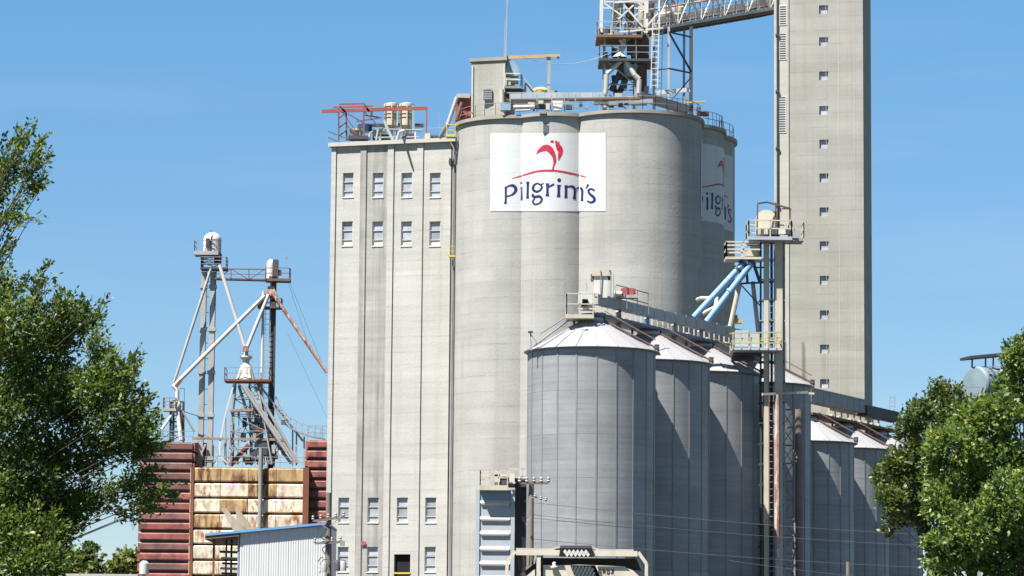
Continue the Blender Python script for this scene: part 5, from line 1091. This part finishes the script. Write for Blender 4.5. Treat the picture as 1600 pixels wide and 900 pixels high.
m = MB(); m.prism([V(X(935), YH + .08, Zp(884)), V(X(976), YH + .08, Zp(884)), V(X(1000), YH + .08, Zp(902)), V(X(1004), YH + .08, Zp(915)), V(X(944), YH + .08, Zp(915))], (0, .8, 0)); m.build('end_sheet', carM, hc_)
m = MB(); m.prism([V(X(836), YH + .08, Zp(889)), V(X(820), YH + .08, Zp(903)), V(X(820), YH + .08, Zp(915)), V(X(836), YH + .08, Zp(915))], (0, .8, 0)); m.build('end_sheet', carM, hc_)
m = MB(); m.lathe(V(X(866), YH + .0, Zp(888)), [(.08, 0), (.085, .03), (.045, .05), (.04, .12), (.02, .14)], n=12); m.build('vent_cap', white, hc_, smooth=True)
for sx, pts in ((1, ((997, 862), (1010, 880), (1010, 915))), (-1, ((805, 862), (793, 878), (790, 915)))):
    m = MB()
    for a, b in zip(pts, pts[1:]): m.beam(V(X(a[0]), YH, Zp(a[1])), V(X(b[0]), YH, Zp(b[1])), .07, .075)
    m.build('side_frame', carM, hc_)
m = MB()
for k in range(5): m.beam(V(X(978 + 3 * k), YH + .3, Zp(866)), V(X(981 + 4.4 * k), YH + .5, Zp(884)), .02)
for k in range(6): m.beam(V(X(810 + 6 * k), YH + .35, Zp(868)), V(X(812 + 5 * k), YH + .5, Zp(889 - 2 * k)), .02)
m.build('brace_rod', rustbrown, hc_)
# lettering on the end
G = {'C': [[(.9, .85, .18), (.5, 1, .18), (.1, .75, .2), (.1, .25, .2), (.5, 0, .18), (.9, .15, .18)]], 'R': [[(.1, 0, .2), (.1, 1, .2)], [(.1, .92, .18), (.7, .9, .18), (.8, .7, .18), (.65, .52, .18), (.1, .5, .18)], [(.45, .5, .2), (.9, 0, .2)]],
     'D': [[(.1, 0, .2), (.1, 1, .2)], [(.1, .92, .18), (.6, .88, .18), (.88, .5, .2), (.6, .1, .18), (.1, .08, .18)]], 'X': [[(.05, 0, .2), (.9, 1, .2)], [(.9, 0, .2), (.05, 1, .2)]]}
for k, ch in enumerate('CRDX'):
    m = MB(); x0 = 935 + k * 6.6
    for s_i, st in enumerate(G[ch]):
        for a, b in zip(st, st[1:]): m.beam(V(X(x0 + a[0] * 5), YH + .07 - .002 * s_i, Zp(895.5 - a[1] * 7)), V(X(x0 + b[0] * 5), YH + .07 - .002 * s_i, Zp(895.5 - b[1] * 7)), .013, .012)
    m.build('letter', black, hc_)
for yy in (YH + 2.2, YH + 4, YH + 12, YH + 13.8):
    for s_ in (-.75, .75):
        m = MB(); m.lathe(V(X(910) + s_, yy, .62), [(0, -.06), (.42, -.06), (.42, .04), (.46, .06), (0, .06)], n=20, axis=V(1, 0, 0)); m.build('wheel', dark, hc_)
m = MB(); m.box(V(X(910), YH + 7.5, 1.0), 2.6, 15, .3); m.build('underframe', dark, hc_)
tr = MB(); tr.box(V(X(910), YH + 100, .04), 3.2, 500, .08); struct(tr.build('track_bed', mat('ballast', (.22, .2, .18), .95, fine=.3)))
for s_ in (-.75, .75):
    m = MB(); m.box(V(X(910) + s_, YH + 100, .12), .07, 500, .16); m.thing('rail', dark, ('left' if s_ < 0 else 'right') + ' steel rail under the hopper railcar', 'rail', group='railway rails')

# ================================================================ trees
def leafmat(name, c1, c2, tr=.35):
    m = bpy.data.materials.new(name); m.use_nodes = True; n = m.node_tree.nodes; l = m.node_tree.links; n.clear()
    out = n.new('ShaderNodeOutputMaterial'); geo = n.new('ShaderNodeNewGeometry'); ramp = n.new('ShaderNodeMixRGB'); ramp.inputs[1].default_value = (*c1, 1); ramp.inputs[2].default_value = (*c2, 1)
    l.new(geo.outputs['Random Per Island'], ramp.inputs[0]); d = n.new('ShaderNodeBsdfPrincipled'); d.inputs['Roughness'].default_value = .45; d.inputs['Specular IOR Level'].default_value = .35
    t = n.new('ShaderNodeBsdfTranslucent'); mx = n.new('ShaderNodeMixShader'); mx.inputs[0].default_value = tr
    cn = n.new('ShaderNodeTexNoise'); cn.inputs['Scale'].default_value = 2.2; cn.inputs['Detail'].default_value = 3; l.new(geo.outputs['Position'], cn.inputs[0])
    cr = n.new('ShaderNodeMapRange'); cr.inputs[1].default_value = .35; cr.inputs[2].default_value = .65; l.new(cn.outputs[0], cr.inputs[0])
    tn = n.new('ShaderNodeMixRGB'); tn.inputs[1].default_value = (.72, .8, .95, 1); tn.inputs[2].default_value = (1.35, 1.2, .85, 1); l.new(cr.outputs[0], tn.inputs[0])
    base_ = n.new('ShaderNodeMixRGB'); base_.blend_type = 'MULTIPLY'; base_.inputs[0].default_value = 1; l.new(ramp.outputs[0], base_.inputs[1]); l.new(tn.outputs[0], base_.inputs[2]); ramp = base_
    g2_ = n.new('ShaderNodeMixRGB'); g2_.blend_type = 'MULTIPLY'; g2_.inputs[0].default_value = 1; g2_.inputs[2].default_value = (1.2, 1.35, .6, 1); l.new(ramp.outputs[0], g2_.inputs[1])
    l.new(ramp.outputs[0], d.inputs['Base Color']); l.new(g2_.outputs[0], t.inputs[0]); l.new(d.outputs[0], mx.inputs[1]); l.new(t.outputs[0], mx.inputs[2]); l.new(mx.outputs[0], out.inputs[0]); return m
def leaves_mesh(name, C_, D_, size, mt, org, aspect=.45):
    """C_: centres (n,3), D_: leaf directions (n,3); each leaf is one bent diamond"""
    n = len(C_); D_ = D_ / np.linalg.norm(D_, axis=1)[:, None]; rnd = rng.normal(size=(n, 3)); N_ = np.cross(D_, rnd); N_ /= np.linalg.norm(N_, axis=1)[:, None]
    s = size * rng.uniform(.45, 1.45, n)[:, None]; v = np.empty((n, 4, 3)); C_ = C_ - np.array(org)
    v[:, 0] = C_; v[:, 1] = C_ + D_ * s * .5 + N_ * s * aspect * .5; v[:, 2] = C_ + D_ * s; v[:, 3] = C_ + D_ * s * .5 - N_ * s * aspect * .5
    me = bpy.data.meshes.new(name); me.vertices.add(n * 4); me.vertices.foreach_set('co', v.reshape(-1).astype(np.float32)); me.loops.add(n * 4); me.loops.foreach_set('vertex_index', np.arange(n * 4, dtype=np.int32))
    me.polygons.add(n); me.polygons.foreach_set('loop_start', np.arange(n, dtype=np.int32) * 4); me.polygons.foreach_set('loop_total', np.full(n, 4, dtype=np.int32)); me.update(calc_edges=True); me.materials.append(mt); return me
def tree(name, label, base, trunk_r, blobs, Y, dep, leaf, mt, updir, twl, per, dens, aspect=.45, limbs=True, group=None, jit=.6, sprays=()):
    """blobs: (px, py, rx, ry, weight[, dx, dz]) foliage lobes; twigs fan out from each lobe, leaves sit along the twigs"""
    root = thing(name, base, label, 'tree', group); Cs = []; Ds = []; tm = MB(); bl = []
    pxm = Y / FPX
    for b in blobs:
        px, py, rx, ry, wt = b[:5]; c = P(px, py, Y + rng.uniform(-dep, dep) * .5); rxm, rym = rx * pxm, ry * pxm; rz_ = (rxm + rym) / 2 * 1.1; bl.append((c, rxm))
        ntw = max(3, int(dens * wt * (rx * ry)))
        dirs = rng.normal(size=(ntw, 3)); dirs /= np.linalg.norm(dirs, axis=1)[:, None]; rad = rng.uniform(.25, 1, ntw) ** .6
        st = np.array(c) + dirs * np.stack([np.full(ntw, rxm), np.full(ntw, rz_), np.full(ntw, rym)], 1) * rad[:, None]
        ud = np.array(b[5:8] if len(b) > 5 else updir, float); td_ = dirs * jit + ud + rng.normal(size=(ntw, 3)) * .3; td_ /= np.linalg.norm(td_, axis=1)[:, None]
        L = twl * rng.uniform(.5, 1.2, ntw)
        t = (np.arange(per) + .5) / per; st = st - td_ * (L * .55)[:, None]; pos = st[:, None, :] + td_[:, None, :] * (L[:, None] * t[None, :])[:, :, None]; pos[:, :, 2] += (L[:, None] * .12 * np.sin(t * 3)[None, :])
        sidev = rng.normal(size=(ntw, per, 3)); ld_ = td_[:, None, :] * .6 + sidev * .55
        pos += sidev * twl * .05; Cs.append(pos.reshape(-1, 3)); Ds.append(ld_.reshape(-1, 3))
        for k in range(min(ntw, 14)): p_ = Vector(st[k]); tm.tube(p_, p_ + Vector(td_[k]) * L[k], .006 * Y / 60, .002 * Y / 60, n=3, cap=False)
    for (x0, y0, x1, y1) in sprays:
        for q in range(5):
            Yq = Y + rng.uniform(-.6, .6); a = np.array(P(x0 + rng.uniform(-14, 14), y0 + rng.uniform(-14, 14), Yq)); b_ = np.array(P(x1 + rng.uniform(-7, 7), y1 + rng.uniform(-7, 7), Yq)) * 1.0
            if q: b_ = a + (b_ - a) * rng.uniform(.55, .95)
            n_ = int(np.linalg.norm(b_ - a) / .016); t = rng.uniform(0, 1, n_); t = np.sort(t); mid = np.array([0, 0, .06]); pos = a + (b_ - a) * t[:, None] + mid * np.sin(t * 3.1)[:, None]
            pos += rng.normal(size=(n_, 3)) * (.035 * (1.1 - t))[:, None]; Cs.append(pos); Ds.append((b_ - a)[None, :] / np.linalg.norm(b_ - a) * .7 + rng.normal(size=(n_, 3)) * .45); tm.tube(a, b_, .007, .002, n=3, cap=False)
    C_ = np.concatenate(Cs); D_ = np.concatenate(Ds); link('crown', leaves_mesh('crown', C_, D_, leaf, mt, wl(root), aspect), root)
    tr_ = MB(); base = Vector(base); top = base + Vector((0, 0, (max(c.z for c, _ in bl)) * .6)); tr_.tube(base, top, trunk_r, trunk_r * .5, n=14)
    for c, r_ in bl:
        s0 = base.lerp(top, min(.95, max(.25, (c.z - 1.5) / max(top.z, .1) * .75))); mid = s0.lerp(c, .5) + Vector((0, 0, .25)); tr_.tube(s0, mid, trunk_r * .16, trunk_r * .06, n=7); tr_.tube(mid, c, trunk_r * .06, .006, n=6)
    tr_.build('trunk', bark, root, smooth=True); struct(tm.build('twigs', bark, root), 'stuff'); print(name, len(C_)); return root
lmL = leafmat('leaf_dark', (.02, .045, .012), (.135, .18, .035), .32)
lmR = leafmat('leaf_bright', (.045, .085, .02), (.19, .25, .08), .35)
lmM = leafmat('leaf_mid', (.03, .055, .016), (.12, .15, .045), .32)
# left tree, close to the camera (elm-like sprays pointing up and right)
bL = [(-40, 560, 60, 90, 1), (20, 520, 50, 70, 1), (60, 560, 60, 70, 1), (95, 520, 40, 45, 1), (30, 640, 80, 70, 1), (110, 620, 60, 60, 1), (160, 610, 45, 45, 1), (180, 650, 40, 35, 1), (40, 740, 80, 70, 1.1), (232, 668, 16, 12, .9), (246, 690, 14, 9, .8), (205, 660, 25, 22, 1), (228, 705, 24, 14, .8), (60, 800, 80, 50, 1), (250, 775, 14, 6, .5), (160, 480, 8, 8, .5), (212, 560, 8, 10, .5), (195, 585, 16, 14, .7), (120, 710, 60, 55, 1),
      (185, 700, 42, 30, .9), (215, 690, 26, 18, .9), (30, 840, 90, 60, 1.2), (100, 800, 55, 50, 1), (150, 780, 38, 30, .7), (190, 765, 38, 18, .7), (225, 745, 25, 12, .6), (215, 800, 25, 12, .4), (245, 790, 22, 8, .4), (240, 770, 25, 7, .4),
      (60, 885, 70, 30, 1.2), (90, 850, 40, 30, .7), (-10, 460, 30, 50, .8), (15, 450, 25, 25, .6), (60, 480, 22, 22, .6), (110, 485, 22, 25, .8), (135, 500, 22, 22, .8), (150, 545, 25, 30, .8), (200, 600, 15, 22, .6), (218, 640, 18, 22, .6), (170, 575, 20, 25, .7),
      (-5, 400, 22, 30, .6), (5, 345, 20, 14, .5), (-5, 300, 22, 40, .9), (15, 265, 22, 28, .9), (50, 270, 18, 20, .5), (64, 240, 9, 18, .6), (28, 232, 9, 16, .6), (70, 285, 7, 7, .6), (45, 300, 12, 9, .6), (0, 225, 8, 10, .5), (45, 345, 10, 5, .5), (40, 205, 12, 5, .5), (20, 330, 20, 15, .5),
      (75, 450, 10, 14, .4), (40, 440, 12, 14, .4)]
YTL = 62
bL = [(x, y, rx * .86, ry * .86, *r_) for x, y, rx, ry, *r_ in bL] + [(-110, 180, 60, 90, .6), (-150, 330, 80, 110, .8), (-140, 520, 80, 110, .9), (-140, 700, 80, 110, .9), (-60, 60, 40, 60, .5)]
SPR = [(30, 250, 57, 192), (45, 270, 76, 206), (40, 300, 82, 238), (20, 240, 30, 200), (35, 300, 74, 290), (10, 350, 50, 342), (5, 400, 28, 375), (40, 470, 78, 412), (70, 500, 98, 448), (95, 510, 112, 458), (110, 520, 152, 462), (120, 520, 133, 466), (130, 540, 166, 480),
       (140, 590, 166, 545), (150, 590, 188, 556), (170, 610, 220, 538), (180, 620, 224, 560), (190, 640, 229, 602), (195, 660, 246, 615), (200, 680, 250, 638), (205, 700, 250, 658), (200, 720, 262, 690), (200, 745, 262, 738), (205, 760, 295, 763), (205, 775, 288, 776), (200, 790, 250, 796), (170, 800, 222, 815), (0, 300, 10, 225)]
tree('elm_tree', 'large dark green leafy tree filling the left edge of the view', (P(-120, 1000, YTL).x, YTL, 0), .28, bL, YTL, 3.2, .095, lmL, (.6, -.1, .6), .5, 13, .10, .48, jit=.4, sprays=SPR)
# right trees
bR = [(1590, 560, 28, 28, 1, 0, 0, .6), (1600, 610, 45, 40, 1), (1560, 650, 45, 35, 1), (1520, 660, 40, 30, 1), (1490, 700, 45, 35, 1), (1560, 720, 60, 45, 1), (1500, 760, 55, 45, 1), (1580, 790, 55, 55, 1), (1520, 830, 50, 45, 1), (1470, 790, 30, 30, 1), (1480, 860, 38, 30, 1),
      (1560, 870, 60, 40, 1), (1470, 885, 28, 18, 1), (1462, 720, 25, 25, .8), (1604, 530, 15, 14, 1), (1455, 850, 15, 12, .7)]
YTR = 85
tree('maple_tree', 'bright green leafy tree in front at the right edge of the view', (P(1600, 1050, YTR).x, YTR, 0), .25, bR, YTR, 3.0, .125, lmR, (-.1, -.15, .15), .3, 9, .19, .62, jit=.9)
bM_ = [(1470, 620, 25, 20, 1), (1435, 645, 25, 20, 1), (1480, 650, 35, 25, 1), (1420, 670, 22, 18, 1), (1450, 690, 38, 28, 1), (1410, 725, 32, 24, 1), (1385, 745, 22, 20, 1), (1395, 785, 25, 24, 1), (1430, 760, 38, 30, 1), (1440, 800, 32, 24, 1), (1400, 815, 18, 15, .8), (1452, 835, 22, 15, .7),
       (1510, 640, 30, 22, 1), (1540, 650, 25, 20, 1), (1500, 610, 10, 10, .6), (1466, 600, 8, 10, .6), (1388, 830, 9, 10, .6), (1378, 770, 10, 14, .7), (1375, 755, 8, 8, .7), (1470, 740, 30, 30, .8)]
YT2 = 105
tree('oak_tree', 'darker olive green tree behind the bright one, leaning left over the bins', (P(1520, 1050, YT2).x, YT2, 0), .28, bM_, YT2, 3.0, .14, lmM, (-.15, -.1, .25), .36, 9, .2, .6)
bF = [(112, 880, 22, 18, 1), (140, 868, 20, 18, 1), (135, 890, 30, 18, 1), (95, 892, 18, 14, 1)]
tree('distant_tree', 'mid green distant tree seen under the branches of the left tree', (P(125, 1055, 330).x, 330, 0), .3, bF, 330, 4, .5, lmM, (0, 0, .2), 1.0, 7, .18, .7)
bF2 = [(190, 880, 16, 18, 1), (205, 873, 14, 16, 1), (180, 893, 18, 12, 1), (212, 892, 14, 14, 1)]
tree('distant_tree', 'yellowish distant tree at the foot of the left red bin', (P(200, 1055, 340).x, 340, 0), .3, bF2, 340, 4, .5, leafmat('leaf_olive', (.08, .09, .02), (.15, .17, .05)), (0, 0, .2), 1.0, 7, .18, .7)
fw_ = MB(); a = P(70, 896, 260); b = P(216, 896, 260); fw_.box(V((a.x + b.x) / 2, 260, a.z / 2), b.x - a.x, .4, a.z); fw_.thing('low_wall', concL, 'pale low building wall top at the bottom left under the tree', 'wall')
# far tree line on the horizon
n = 26000; xs = rng.uniform(-700, 700, n); C_ = np.stack([xs, rng.uniform(640, 680, n), rng.uniform(0, 1, n) * (9 + 3 * np.sin(xs * .05) + 2 * np.sin(xs * .17))], 1)
o = link('distant_woodland', leaves_mesh('distant_woodland', C_, rng.normal(size=(n, 3)), 2.6, lmM, (0, 0, 0), .8)); struct(o, 'stuff')
print('objects', len(bpy.data.objects))
